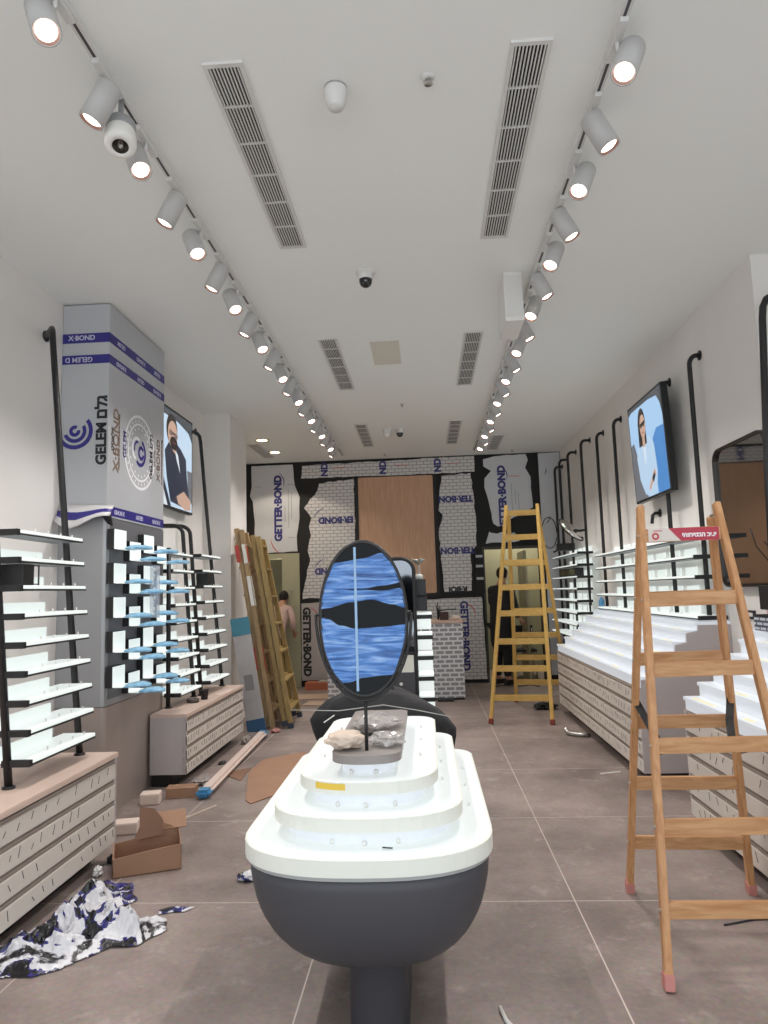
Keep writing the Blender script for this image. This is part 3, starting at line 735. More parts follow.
ring(t, (sc_[0]-.06, sc_[1]+.02), .075, .10, 60, 250, WHITEINK, 'yz', XN, 'seal_ring'); ring(t, (sc_[0]-.05, sc_[1]+.02), .05, .07, 80, 200, PURPLE, 'yz', XN, 'seal_ring')
for y, w, s, m in ((5.01,'X·BOND',.125,BRONZE),(4.95,'טסאלפ',.06,INK),(5.06,'ALUMINIUM COMPOSITE PANEL',.03,BRONZE),(5.16,'GELEM',.07,NAVY),(5.68,'גלם GELEM',.08,INK),(5.75,'טסאלפ',.045,BRONZE),(5.84,'X·BOND',.095,BRONZE),(5.92,'ALUMINIUM COMPOSITE PANEL',.028,BRONZE)):
    if w.startswith('גלם'): w = 'GELEM םלג'
    text(w, s, m, t, frame((XN, y-oy, 2.68-oz), (0,0,1), (0,-1,0)), bold=.0015)
# peeling flap of the film at the near lower corner
fl = MB(); prev = None; rows = []
for i in range(9):
    row = []
    for j in range(7):
        u, v = i/8, j/6
        x = XL+.02 + u*.40; z = 2.19 - u*.02 - v*(.13+.05*math.sin(u*5)); y = 4.86 - .07*v - .06*math.sin(u*3.1)*v + .02*noise.noise(Vector((u*4,v*4,3)))
        row.append(fl.bm.verts.new((x-ox, y-oy, z-oz)))
    rows.append(row)
for a, b in zip(rows, rows[1:]):
    for k in range(6):
        f = fl.bm.faces.new((a[k],b[k],b[k+1],a[k+1])); f.smooth = True; f.material_index = 1 if k in (2,3) and True else 0
o = fl.build('peeled_flap', [mat('pale_film', '#d5d3d4', .4), PURPLE], t); md = o.modifiers.new('s', 'SOLIDIFY'); md.thickness = .004
blk = MB(); blk.tube([(-2.3-ox,4.85-oy,2.12-oz),(-2.255-ox,4.85-oy,2.1-oz),(-2.245-ox,4.87-oy,2.05-oz),(-2.24-ox,4.9-oy,2.03-oz)], [.02,.035,.02,.006], 8).build('film_curl', BLACKW, t)

# L-shaped trays
def tray_parts(t, film):
    MB().box(.007, .055, -.1, .1, 0, .148, bev=.002).build('back_box', BLACK, t)
    MB().box(.055, .060, -.097, .097, .003, .145).build('front_plate', SHELFW, t)
    pts = [(.06,-.085),(.2,-.085)] + [(.2+.085*math.sin(PI*k/10), -.085*math.cos(PI*k/10)) for k in range(1,10)] + [(.2,.085),(.06,.085)]
    MB().prism(pts, 0, .012, 'z', bev=.002).build('tray', SHELFW, t)
    if film:
        fm = MB(); n = 16; R = []
        for i in range(n+1):
            x = .13 + .165*i/n
            hw = .088 if x < .2 else max(.006, math.sqrt(max(0, .0925**2-(x-.2)**2)))
            if i == n: hw = .006
            ring_ = []
            for k in range(14):
                a = 2*PI*k/14; yy = hw*math.copysign(abs(math.cos(a))**.5, math.cos(a)); zz = .006+ (.011+.024*(1-abs(yy)/.095)*(math.sin(a) > 0)*math.sin(PI*min(1,(i+1)/n)))*math.copysign(abs(math.sin(a))**.6, math.sin(a))
                zz += .004*noise.noise(Vector((x*40, yy*40, film)))*(math.sin(a) > 0)
                ring_.append(fm.bm.verts.new((x, yy, zz)))
            R.append(ring_)
        for a, b in zip(R, R[1:]):
            for k in range(14):
                f = fm.bm.faces.new((a[k], a[(k+1)%14], b[(k+1)%14], b[k])); f.smooth = True
        fm.bm.faces.new(R[0][::-1]); fm.bm.faces.new(R[-1])
        fm.build('blue_film', BLUEF, t)
rowz = [1.857, 1.612, 1.369, 1.126, .882]; coly = [4.978, 5.245, 5.51, 5.785]
cname = ['near edge', 'second from near edge', 'third from near edge', 'far edge']; rname = ['top', 'second', 'middle', 'fourth', 'bottom']
protos = []
t = thing('display_shelf', 'x', 'display tray', (CX, coly[0], rowz[0])); tray_parts(t, 1.3); protos.append(t)
t = thing('display_shelf', 'x', 'display tray', (CX, coly[1], rowz[0]-.072)); tray_parts(t, 7.7); protos.append(t)
k = 0
for i in range(5):
    for j in range(4):
        k += 1
        if i == 0 and j < 2: t = protos[j]
        else: t = copy_thing(protos[(i+j) % 2])
        t.location = (CX, coly[j], rowz[i] - (.072 if j % 2 else 0))
        tag(t, 'white L-shaped shelf with blue film tip, %s row, %s of the column' % (rname[i], cname[j]), 'display shelf', 'L-shaped trays on the column')
# clear plastic tube between the trays; its reflections are put in as white dots
t = thing('clear_tube', 'clear plastic sleeve with shiny highlights hanging between the filmed trays', 'plastic sleeve', (-2.11, 5.378, 1.35))
MB().lathe([(.036,0),(.038,.2),(.036,.40),(.0,.405)], 16).build('sleeve', mat('clear_sleeve', '#cfd6e2', .12, alpha=.38, spec=.9), t)
mb = MB()
for z in (.05,.13,.2,.3,.35): mb.lathe([(0,z),(.012,z+.008),(.012,z+.03),(0,z+.038)], 10, Matrix.Translation((.006,-.028,0)))
mb.build('highlight_dots', WHITEP, t)

# ------------------------------------------------------------------ screens
def screen(label, x, y, z, w, h, side, tilt, shapes, thick=.06, name='wall_screen', rot=0.):
    # local: u along -side.. ; face looks to side direction
    t = thing(name, label, 'television', (x, y, z), rot)
    f = -side
    MB().box(min(0,f*thick), max(0,f*thick), -w/2, w/2, -h/2, h/2, bev=.004).build('housing', mat('screen_housing', '#17181b', .4), t)
    mb = MB(); ms = []
    def mi(m):
        if m not in ms: ms.append(m)
        return ms.index(m)
    for n, (pts, m) in enumerate(shapes):
        mb.poly([(f*(thick+.0006+.0004*n), (u-.5)*w*.955, (v-.5)*h*.955) for u, v in pts], mi(m))
    mb.build('picture', ms, t)
    MB().box(min(-side*-.0,-f*.1), max(0,-f*.1), -.12, .12, -.12, .12).build('wall_mount', BLACK, t)
    t.rotation_euler = (0, tilt, rot)
    return t
def glow(name, c, e=.42): return mat(name, '#000000', .3, emit=c, es=e)
def ell(cx, cy, rx, ry, a0=0, a1=360, n=20, rot=0.):
    out = []
    for k in range(n):
        a = math.radians(a0+(a1-a0)*k/n); u, v = rx*math.cos(a), ry*math.sin(a)
        out.append((cx+u*math.cos(rot)-v*math.sin(rot), cy+u*math.sin(rot)+v*math.cos(rot)))
    return out
SKY = glow('pic_sky', '#a9cdf0'); SKY2 = glow('pic_sky_pale', '#c6dcf0'); PSKIN = glow('pic_skin', '#c8a592'); PHAIR = glow('pic_hair', '#2b2626'); PSHIRT = glow('pic_shirt', '#b9d4ec')
PBLUE = glow('pic_blue', '#4f8ccc'); PDARK = glow('pic_dark', '#2c3444'); PGREY = glow('pic_grey', '#6d7076'); PWHITE = glow('pic_white', '#dfe6ee'); PCAR = glow('pic_carroof', '#4b5056')
# the right screen (viewed from the left; u grows along +Y, i.e. to the picture's left)
shR = [([(0,0),(1,0),(1,1),(0,1)], PCAR), ([(.0,.0),(1,0),(1,.93),(.9,.955),(.35,.955),(.12,.93),(.04,.84),(0,.72)], SKY),
       ([(1,0),(1,.6),(.9,.62),(.78,.38),(.7,.1),(.6,0)], PGREY), ([(0,0),(0,.62),(.2,.63),(.32,.55),(.33,.2),(.3,0)], PBLUE),
       ([(.34,.02),(.27,.22),(.3,.5),(.42,.6),(.62,.6),(.78,.55),(.84,.44),(.8,.2),(.68,.04),(.52,-.0)], PSHIRT),
       (ell(.6,.76,.115,.17), PHAIR), ([(.49,.54),(.73,.54),(.715,.8),(.5,.8)], PHAIR), (ell(.575,.735,.085,.125), PSKIN), ([(.54,.52),(.62,.52),(.61,.66),(.545,.66)], PSKIN),
       ([(.5,.755),(.65,.74),(.65,.77),(.5,.785)], PHAIR), (ell(.545,.75,.03,.025), PHAIR), (ell(.615,.745,.03,.025), PHAIR), ([(.54,.665),(.6,.66),(.6,.672),(.54,.676)], glow('pic_lips','#8b4a46')),
       ([(.55,.52),(.61,.52),(.58,.3)], PWHITE), ([(.3,.2),(.52,.05),(.54,.09),(.34,.26)], PSKIN), ([(.33,.18),(.4,.12),(.43,.17),(.36,.22)], PDARK)]
tv1 = screen('wall screen showing a person in glasses and white shirt against blue sky', XR-.11, 6.56, 2.765, 1.0, .96, 1, -.03, shR)
shL = [([(0,0),(1,0),(1,1),(0,1)], PCAR), ([(0,.0),(1,0),(1,.78),(.9,.87),(.6,.92),(0,.93)], SKY2),
       ([(.9,.1),(1,.1),(1,.45),(.86,.45)], PGREY),
       ([(0,.0),(.35,0),(.14,.45),(0,.5)], PWHITE), ([(.33,0),(.42,0),(.12,.42),(.08,.38)], PDARK),
       ([(.4,.05),(.3,.3),(.25,.55),(.36,.66),(.5,.7),(.68,.64),(.82,.56),(.85,.36),(.92,.12),(.8,.02)], PDARK), ([(.5,.62),(.6,.56),(.66,.38),(.56,.5)], PWHITE),
       ([(.42,.7),(.56,.7),(.55,.6),(.5,.56),(.44,.6)], PSKIN), (ell(.43,.8,.145,.165,rot=-.1), PHAIR), (ell(.45,.755,.125,.14,rot=-.1), PSKIN), (ell(.48,.665,.1,.07,rot=-.1), PHAIR),
       ([(.36,.79),(.58,.765),(.58,.74),(.36,.765)], PHAIR), (ell(.4,.762,.05,.03), glow('pic_glass','#7d6a63')), (ell(.53,.748,.045,.03), glow('pic_glass','#7d6a63')), ([(.45,.665),(.53,.66),(.53,.675),(.45,.68)], glow('pic_lips','#8b4a46')),
       ([(.55,.12),(.75,.2),(.95,.12),(.95,.02),(.8,.0),(.6,.05)], PSKIN)]
shL = [([(1-u if False else u, v) for u, v in p], m) for p, m in shL]
tv2 = screen('wall screen showing a bearded person in a dark jacket, half behind the wrapped box', XL+.035, 6.98, 2.915, 1.14, 1.04, -1, 0., shL, .05)

# ------------------------------------------------------------------ wall mirror on the right
t = thing('wall_mirror', 'round-cornered mirror in a dark metal frame behind the front ladder', 'mirror', (XR, 5.05, 1.975))
outer = rounded_rect(.83, 1.04, .1, 8); inner = rounded_rect(.805, 1.015, .09, 8)
fr = MB(); n = len(outer)
A = [fr.bm.verts.new((-.001, u, v)) for u, v in outer]; B = [fr.bm.verts.new((-.045, u, v)) for u, v in outer]; Cc = [fr.bm.verts.new((-.045, u, v)) for u, v in inner]; Dd = [fr.bm.verts.new((-.02, u, v)) for u, v in inner]
for P, Q in ((A,B),(B,Cc),(Cc,Dd)):
    for k in range(n): fr.bm.faces.new((P[k],P[(k+1)%n],Q[(k+1)%n],Q[k]))
fr.build('frame', mat('bronze_frame', '#4a4644', .35, .7), t)
MB().prism(inner, -.022, -.02, 'x').build('glass', mat('brown_tint_mirror', '#b4b5b5', .04, 1.), t)

# ------------------------------------------------------------------ small round mirror on the rear right pole
t = thing('swivel_mirror', 'tilted oval mirror on an arm at the far right poles', 'mirror', (2.125, 9.42, 2.23))
MB().tube([(.0,0,0),(-.06,-.03,-.01),(-.14,-.05,.0)], .016, 8).build('arm', BLACK, t)
M = Matrix.Translation((-.19,-.09,.0)) @ Matrix.Rotation(math.radians(42),4,'Y') @ Matrix.Rotation(math.radians(35),4,'X')
MB().lathe([(0,-.008),(.195,-.008),(.21,0),(.195,.008),(0,.008)], 28, M, sy=.75).build('frame', BLACK, t)
MB().lathe([(0,.0085),(.19,.0085),(0,.0095)], 28, M, sy=.75).build('glass', MIRROR, t)
t = thing('cable_loop', 'thin black cable loop hanging on the farthest right pole', 'cable', (2.12, 11.3, 2.35))
MB().tube([(-.12+.12*math.cos(a), 0, .25*math.sin(a)) for a in [2*PI*k/20 for k in range(20)]], .008, 6).build('cord', BLACK, t)
t = thing('wall_box', 'black box clamped on the rear right poles below the oval mirror', 'box', (2.11, 10.62, 2.02))
MB().box(-.13, .13, -.05, .05, 0, .11, bev=.006).build('housing', BLACK, t)
MB().tube([(-.1,-.05,.02),(-.2,-.1,-.02)], .012, 8).build('handle', BLACK, t)
t = thing('display_box', 'long black box lying on an upper shelf of the rear right rack', 'display box', (2.04, 10.0, zA[5]+.001))
MB().box(-.05, .05, -.58, .58, 0, .11, bev=.005).build('housing', BLACK, t)
MB().box(-.054, -.049, -.5, .5, .02, .09).build('window', SMOKE, t)
t = thing('blue_bottle', 'small blue plastic bottle on the stepped unit, at the far end of the rack', 'bottle', (2.12, 8.70, 1.2005))
MB().lathe([(0,0),(.033,0),(.035,.01),(.035,.11),(.015,.135),(.015,.15)], 16).build('body', mat('blue_plastic', '#5f9bc9', .3), t)
MB().lathe([(.018,.15),(.018,.175),(0,.176)], 12).build('cap', WHITEP, t)

# ------------------------------------------------------------------ step ladders
def lerp(a, b, t): return tuple(a[i]+(b[i]-a[i])*t for i in range(3))
def stepladder(label, FL, FR, RL, RR, TL, TR, front_z, rear_z, m, rail_w, rail_d, rung_h, tips, strap=True, over=.0, group=None, sub=.06):
    # F*: front feet, R*: rear feet, T*: front rail tops; the rear rails meet the front ones just below the top
    c = tuple((FL[i]+FR[i]+RL[i]+RR[i])/4 for i in range(3)); c = (c[0], c[1], 0)
    t = thing('step_ladder', label, 'ladder', c, 0, group); S = lambda p: Vector(p)-Vector(c)
    H = TL[2]; xd = (Vector(TR)-Vector(TL)).normalized()
    yd = ((Vector(RL)+Vector(RR))-(Vector(FL)+Vector(FR))); yd.z = 0; yd.normalize()
    RTL = Vector(TL) + yd*sub + xd*.01 - Vector((0,0,.06)); RTR = Vector(TR) + yd*sub - xd*.01 - Vector((0,0,.06))
    for p, q in ((FL,TL),(FR,TR),(RL,RTL),(RR,RTR)):
        o = MB().beam(S(p), S(q), rail_w, rail_d, yd.cross(Vector((0,0,1))).cross(Vector((0,0,1))), bev=.004); o.build('rail', m, t)
        if tips:
            pv, qv = S(p), S(q); e = pv + (qv-pv).normalized()*.055
            MB().beam(pv, e, rail_w+.008, rail_d+.008, yd, bev=.003).build('foot_cap', tips, t)
    for (P, Q, TP, TQ, zs, off) in ((FL,FR,TL,TR,front_z,-1),(RL,RR,RTL,RTR,rear_z,1)):
        for z in zs:
            f = z/TP[2]; a = Vector(lerp(P,TP,f)); b = Vector(lerp(Q,TQ,f))
            o = MB().beam(S(a), S(b), .028, rung_h, (0,0,1), bev=.003)
            o.build('rung', {LADW: LADWR, LADY: LADYR}.get(m, m), t)
            sc = MB()
            for e, sgn in ((a,-1),(b,1)):
                M = Matrix.Translation(S(e)+xd*sgn*(rail_w*.5)) @ xd.to_track_quat('Z','Y').to_matrix().to_4x4()
                sc.lathe([(.0,-.004),(.007,-.004),(.007,.004),(0,.004)], 8, M)
            sc.build('screw_pair', SCREW, t)
    for a in (TL, TR):
        p = Vector(a) - Vector((0,0,.05)); MB().tube([S(p - yd*.03), S(p + yd*(sub+.03))], .007, 8).build('hinge_pin', SCREW, t)
    if strap:
        for (P, TP, R_, RT, sg) in ((FL,TL,RL,RTL,1),(FR,TR,RR,RTR,-1)):
            a = Vector(lerp(P, TP, .46)); b = Vector(lerp(R_, RT, .53)); mid = (a+b)/2 + xd*sg*.14 - Vector((0,0,.26))
            sm = MB(); pr = S(a)
            pts = [a.lerp(mid, k/6).lerp(mid.lerp(b, k/6), k/6) for k in range(7)]
            for p, q in zip(pts, pts[1:]): sm.beam(S(p), S(q), .004, .034, (xd.x, xd.y, 0.2))
            sm.build('strap', BLACK, t)
    return t, S, xd, yd
fz = [.256,.539,.836,1.134,1.427]
lad, S, xd, yd = stepladder('honey-coloured wooden step ladder close to the camera, red and white sticker on top rung', (.845,2.834,0), (1.445,2.834,0), (.945,3.69,0), (1.515,3.66,0), (.992,3.25,1.85), (1.332,3.25,1.855),
    fz+[1.712], [.249,.543,.841,1.144,1.43], LADW, .029, .052, .060, PINKRUB, True)
# sticker on the top rung
f = 1.712/1.85; a = Vector(lerp((.845,2.834,0),(.992,3.25,1.85),f)); b = Vector(lerp((1.445,2.834,0),(1.332,3.25,1.855),f)); mid = (a+b)/2
L_ = (b-a).length-.05
O = S(mid) + Vector((0,-.0145,.0))
W = L_/2; hh = .029
MB().prism([(-W,-hh),(W,-hh),(W,hh),(-W,hh)], -.0010, 0, 'y').build('sticker', mat('sticker_white', '#d9cfc8', .45), lad).location = O
MB().prism([(-W*.08,-hh),(W,-hh),(W,hh),(-W*.42,hh)], -.0016, -.0010, 'y').build('sticker_red_field', mat('sticker_red', '#b53348', .45), lad).location = O
def rtl(s): return s[::-1]
text(rtl('יציב הבטיחותי'), .026, WHITEINK, lad, frame(O+Vector((W*.44,-.002,-.004)), (1,0,0), (0,0,1)), bold=.0012)
ring(lad, (O.x-W*.8, O.z-.006), .008, .016, 0, 360, REDINK, 'xz', O.y-.0015, 'sticker_mark')
MB().box(O.x-W*.85, O.x-W*.6, O.y-.0016, O.y-.001, O.z+.016, O.z+.02).build('sticker_line', REDINK, lad)
fz2 = [.273,.586,.883,1.2,1.502,1.797,2.104,2.41]
lad2, *_ = stepladder('bright yellow wooden step ladder standing open before the right doorway', (.665,8.047,0), (1.325,7.93,0), (1.135,9.52,0), (1.80,9.36,0), (1.035,8.72,2.51), (1.405,8.65,2.51),
    fz2, [.269,.594,.889,1.2,1.5,1.8], LADY, .04, .05, .068, mat('red_rubber', '#8b3a2e', .7), False)
# folded ladders leaning together on the pillar
def folded(label, f1, f2, t1, t2, depth, zs, m, tips, stick=None):
    # f1,f2 feet of the outer frame; t1,t2 tops; a second frame lies `depth` behind it
    dv = Vector(depth)
    c = tuple((f1[i]+f2[i])/2 + dv[i]/2 for i in range(3)); c = (c[0], c[1], 0)
    t = thing('step_ladder', label, 'ladder', c, 0, 'folded ladders leaning on the pillar'); S = lambda p: Vector(p)-Vector(c)
    wd = (Vector(f2)-Vector(f1)).normalized()
    for k, off in enumerate((Vector((0,0,0)), dv)):
        ins = .03*k
        for (p, q, sg) in ((f1,t1,1),(f2,t2,-1)):
            p = Vector(p)+off+wd*ins*sg; q = Vector(q)+off+wd*ins*sg
            MB().beam(S(p), S(q), .052, .064, wd, bev=.004).build('rail', m, t)
            if tips: MB().beam(S(p), S(p+(q-p).normalized()*.06), .06, .072, wd, bev=.003).build('foot_cap', tips, t)
        for z in zs:
            g = z/t1[2]; a = Vector(lerp(f1,t1,g))+off; b = Vector(lerp(f2,t2,g))+off
            MB().beam(S(a), S(b), .075, .026, (0,0,1), bev=.003).build('rung', m, t)
    return t, S
dep = (-.09, -.01, .0)
zsl = [.2,.52,.84,1.16,1.48,1.80,2.08]
la, SA = folded('olive folded wooden ladder leaning on the pillar, outermost of the leaning bunch', (-1.57,8.03,.0), (-1.60,8.74,.0), (-1.945,8.10,2.18), (-1.995,8.56,2.18), (-.07,0,.02), zsl, LADO, mat('blue_rubber', '#3b4557', .7))
lb, SB = folded('brown folded wooden ladder with white and red stickers, leaning between pillar and olive ladder', (-1.77,8.0,.0), (-1.77,8.5,.0), (-2.125,8.04,2.26), (-2.165,8.40,2.26), (-.066,0,.02), zsl, LADB, None)
for zz, hgt, m, w in ((1.98,.2,mat('sticker_red2','#b5473f',.5),.05),(1.55,.34,WHITEP,.04),(1.98,.22,WHITEP,.04),(.78,.26,mat('sticker_red2','#b5473f',.5),.05)):
    for k, (fx, tx) in enumerate((((-1.77,8.0,0),(-2.125,8.04,2.26)),)):
        p = Vector(lerp(fx, tx, (zz-hgt/2)/2.26)); q = Vector(lerp(fx, tx, (zz+hgt/2)/2.26))
        sx_ = .0 if m is WHITEP else -.08
        MB().beam(SB(p)+Vector((sx_,-.034,.0)), SB(q)+Vector((sx_,-.034,.0)), w, .003, (0,-1,0)).build('sticker', m, lb)
        MB().beam(SB(p)+Vector((.028 if m is WHITEP else .0285,0,0)), SB(q)+Vector((.028 if m is WHITEP else .0285,0,0)), .003, w, (0,-1,0)).build('sticker', m, lb)

# wrapped panel leaning on the pillar
t = thing('wrapped_board', 'plastic-wrapped panel with blue taped ends leaning on the pillar behind the ladders', 'wrapped panel', (-1.955, 7.87, 0))
PW = mat('clear_wrap_panel', '#b8b6b6', .3, var=.1, scale=4, bump=.3, bscale=20)
MB().beam((0.03,0,.02), (-.13,0,1.06), .2, .04, (0,1,0), bev=.006).build('panel', PW, t)
MB().beam((-.13,0,1.05), (-.158,0,1.25), .206, .046, (0,1,0), bev=.006).build('top_tape', mat('teal_tape', '#4a8aa0', .4), t)
MB().beam((0.035,0,0.0), (.012,0,.14), .206, .046, (0,1,0), bev=.006).build('bottom_tape', mat('blue_tape', '#3a5f86', .4), t)
MB().beam((-.035,-.022,.45), (-.06,-.022,.62), .1, .003, (0,1,0)).build('label_patch', mat('grey_patch', '#8c8a8c', .5), t)

# ------------------------------------------------------------------ tiered display table
TX = -.21
def stad(hw, y0, y1, fe, re, n=24):
    # plan outline: bowed front end (towards the camera), rounded rear corners
    pts = []
    for k in range(n+1):
        a = PI + PI*k/n; c, s = math.cos(a), math.sin(a)
        pts.append((hw*math.copysign(abs(c)**.80, c), y0+fe - fe*abs(s)**.80))
    for k in range(7):
        a = PI/2*k/6; pts.append((hw-re+re*math.cos(a), y1-re+re*math.sin(a)))
    for k in range(7):
        a = PI/2+PI/2*k/6; pts.append((-hw+re+re*math.cos(a), y1-re+re*math.sin(a)))
    out = []
    for p in pts:
        if not out or (abs(out[-1][0]-p[0])+abs(out[-1][1]-p[1])) > 1e-4: out.append(p)
    if abs(out[0][0]-out[-1][0])+abs(out[0][1]-out[-1][1]) < 1e-4: out.pop()
    return out
tab = thing('display_table', 'white lit three-tier display table on a dark bowl-shaped pedestal', 'display table', (TX, 2.65, 0))
def TP(pts): return [(x, y-2.65) for x, y in pts]
tiers = [(.392,2.056,3.44,.30,.748,.046),(.304,2.138,3.39,.24,.836,.040),(.229,2.209,3.34,.22,.920,.036)]
for k, (hw, y0, y1, fe, z, th) in enumerate(tiers):
    o = MB().prism(TP(stad(hw,y0,y1,fe,.10)), z-th, z, 'z', bev=.004).build('tier', [TIEREDGE], tab)
    MB().prism(TP(stad(hw-.006,y0+.006,y1-.006,fe-.004,.096)), z, z+.0015, 'z').build('tier_top', TIERTOP, o)
    # recessed riser above the tier
    nz = tiers[k+1][4]-tiers[k+1][5] if k < 2 else .964
    rw = (tiers[k+1][0]-.045) if k < 2 else .085
    ry0 = (tiers[k+1][1]+.05) if k < 2 else 2.32
    MB().prism(TP(stad(rw,ry0,y1-.08 if k<2 else 3.06,fe*.7 if k<2 else .07,.08)), z+.0015, nz, 'z').build('riser', RISER, tab)
    for x in ((-.1,0,.1) if k == 0 else (-.09,0,.09) if k == 1 else (-.05,.03)):
        MB().lathe([(0,0),(.006,0),(.006,.012),(0,.014)], 10, Matrix.Translation((x, ry0-.012+abs(x)*.18-2.65, z+.0015))).build('peg', WHITEP, o)
    for sx_ in (-1,1):
        for yy in (2.55,2.8,3.05): MB().lathe([(0,0),(.005,0),(.005,.01),(0,.011)], 8, Matrix.Translation((sx_*(hw-.06), yy-2.65, z+.0015))).build('peg', WHITEP, o)
MB().prism(TP(stad(.386,2.062,3.435,.297,.1)), .690, .703, 'z').build('rim_band', mat('grey_rim', '#9fa0a0', .4), tab)
# bowl: stacked outlines shrinking towards the bottom
bw = MB(); R = []
N = 16
for i in range(N+1):
    a = PI/2*i/N; s = math.cos(a)**1.08 if i < N else 0.; z = .690 - .385*math.sin(a)
    s = max(s, .0)
    hw = .10 + (.378-.10)*s; y0 = 2.46 - (2.46-2.07)*s; y1 = 2.95 + (3.425-2.95)*s
    pts = TP(stad(hw, y0, y1, .12+.17*s, .04+.06*s))
    R.append([bw.bm.verts.new((x,y,z)) for x, y in pts])
for a, b in zip(R, R[1:]):
    for k in range(len(a)):
        f = bw.bm.faces.new((a[k], a[(k+1)%len(a)], b[(k+1)%len(a)], b[k])); f.smooth = True
bw.bm.faces.new(R[-1]); bw.bm.faces.new(R[0][::-1])
bw.build('bowl', mat('charcoal_paint', '#4a494e', .5, spec=.3), tab)
MB().prism(TP(stad(.10,2.48,2.94,.1,.04)), 0, .3, 'z').build('pedestal', mat('charcoal_pedestal', '#3a393e', .5, spec=.3), tab)
def front_y(x, hw, y0, fe):
    c = abs(x/hw)**1.25; return y0+fe-fe*math.sqrt(1-c*c)**.8
tp_ = MB(); xs_ = [-.155+.012*i for i in range(9)]
for xa, xb in zip(xs_, xs_[1:]):
    ya_, yb_ = front_y(xa,.229,2.209,.22)-2.6515, front_y(xb,.229,2.209,.22)-2.6515
    tp_.poly([(xa,ya_,.898),(xb,yb_,.898),(xb,yb_,.917),(xa,ya_,.917)])
tp_.build('yellow_tape', mat('yellow_tape', '#e0bd48', .5), tab)
MB().beam((.055,2.15-2.65,.7525),(.085,2.143-2.65,.7525),.006,.002).build('black_mark', BLACK, tab)
# grey slab for the mirror
tab_slab = thing('mirror_stand', 'oval table mirror wrapped in blue film, on a grey slab on the tiered table', 'mirror', (TX, 2.68, .956))
def sl(hw,y0,y1): return [(x+.0, y-2.68) for x, y in stad(hw,y0,y1,.09,.03)]
MB().prism(sl(.112,2.25,3.10), .008, .034, 'z', bev=.003).build('base_slab', mat('grey_stone_slab', '#8c8582', .4, var=.12, scale=5), tab_slab)
my = 2.33-2.68; mz = 1.414-.956
MB().tube([(0,my,.034),(0,my,mz-.27)], .006, 10).build('stem', BLACK, tab_slab)
MB().tube([(.158*math.cos(a), my, mz+.015+.282*math.sin(a)) for a in [PI + PI*k/30 for k in range(31)]], .005, 8).build('yoke', BLACK, tab_slab)
for sg in (-1,1): MB().tube([(sg*.158,my,mz+.015),(sg*.13,my,mz+.015)], .006, 8).build('pivot', BLACK, tab_slab)
rx, rz = .142, .252
n = 48; fr = MB()
ringpts = [(rx*math.cos(2*PI*k/n), my, mz+rz*math.sin(2*PI*k/n)) for k in range(n)]
fr.tube(ringpts+[ringpts[0], ringpts[1]], .0075, 8, cap=False).build('oval_frame', BLACK, tab_slab)
MB().prism([(rx*.985*math.cos(2*PI*k/n), mz+rz*.985*math.sin(2*PI*k/n)) for k in range(n)], my-.003, my+.003, 'y').build('glass', GLASSD, tab_slab)
# film bands across the glass
FILMB = bpy.data.materials.new('blue_film_bands'); FILMB.use_nodes = True
nt = FILMB.node_tree; b = nt.nodes['Principled BSDF']; tc = nt.nodes.new('ShaderNodeTexCoord'); mp = nt.nodes.new('ShaderNodeMapping'); mp.inputs['Scale'].default_value = (2.2,1,17)
nn = nt.nodes.new('ShaderNodeTexNoise'); nn.inputs['Scale'].default_value = 3; nn.inputs['Detail'].default_value = 9; nn.inputs['Distortion'].default_value = 1.2
rr = nt.nodes.new('ShaderNodeValToRGB'); rr.color_ramp.elements[0].position = .3; rr.color_ramp.elements[0].color = srgb('#234a88'); rr.color_ramp.elements[1].position = .74; rr.color_ramp.elements[1].color = srgb('#a9c8f0')
e = rr.color_ramp.elements.new(.5); e.color = srgb('#4b82cc')
nt.links.new(tc.outputs['Object'], mp.inputs[0]); nt.links.new(mp.outputs[0], nn.inputs['Vector']); nt.links.new(nn.outputs['Fac'], rr.inputs[0]); nt.links.new(rr.outputs[0], b.inputs['Base Color'])
b.inputs['Roughness'].default_value = .25; b.inputs['Alpha'].default_value = .9
bp = nt.nodes.new('ShaderNodeBump'); bp.inputs['Strength'].default_value = .5; bp.inputs['Distance'].default_value = .01; nt.links.new(nn.outputs['Fac'], bp.inputs['Height']); nt.links.new(bp.outputs[0], b.inputs['Normal'])
def film_band(top, bot, off=0., m=FILMB):
    # top/bot: curves of height against u in -1..1; clipped by the oval
    mb = MB(); n = 36; prev = None
    for i in range(n+1):
        u = -1+2*i/n; lim = rz*.975*math.sqrt(max(0, 1-u*u*.965)); x = rx*.975*u
        a = max(-lim, min(lim, bot(u))); c = max(-lim, min(lim, top(u)))
        if c < a: c = a
        col = [mb.bm.verts.new((x, my-.006-off-.0015*math.sin(j*1.7+i*.5), mz+a+(c-a)*j/6)) for j in range(7)]
        if prev:
            for j in range(6):
                f = mb.bm.faces.new((prev[j], col[j], col[j+1], prev[j+1])); f.smooth = True
        prev = col
    return mb.build('film_band', m, tab_slab)
def curve(pts):
    def f(u):
        if u <= pts[0][0]: return pts[0][1]
        for (a, p), (b_, q) in zip(pts, pts[1:]):
            if u <= b_:
                k = (u-a)/(b_-a); k = k*k*(3-2*k); return p+(q-p)*k
        return pts[-1][1]
    return f
film_band(curve([(-1,.17),(-.6,.185),(0,.196),(.5,.213),(1,.215)]), curve([(-1,.099),(0,.097),(.5,.105),(1,.115)]))
film_band(curve([(-1,.1),(0,.093),(.45,.088),(1,.096)]), curve([(-1,.034),(-.85,.036),(-.3,.053),(.2,.060),(.7,.043),(1,.03)]))
film_band(curve([(-1,.005),(-.85,0),(-.55,-.022),(-.18,-.034),(.45,-.030),(1,-.024)]), curve([(-1,-.215),(-.4,-.207),(0,-.192),(.5,-.186),(1,-.18)]))
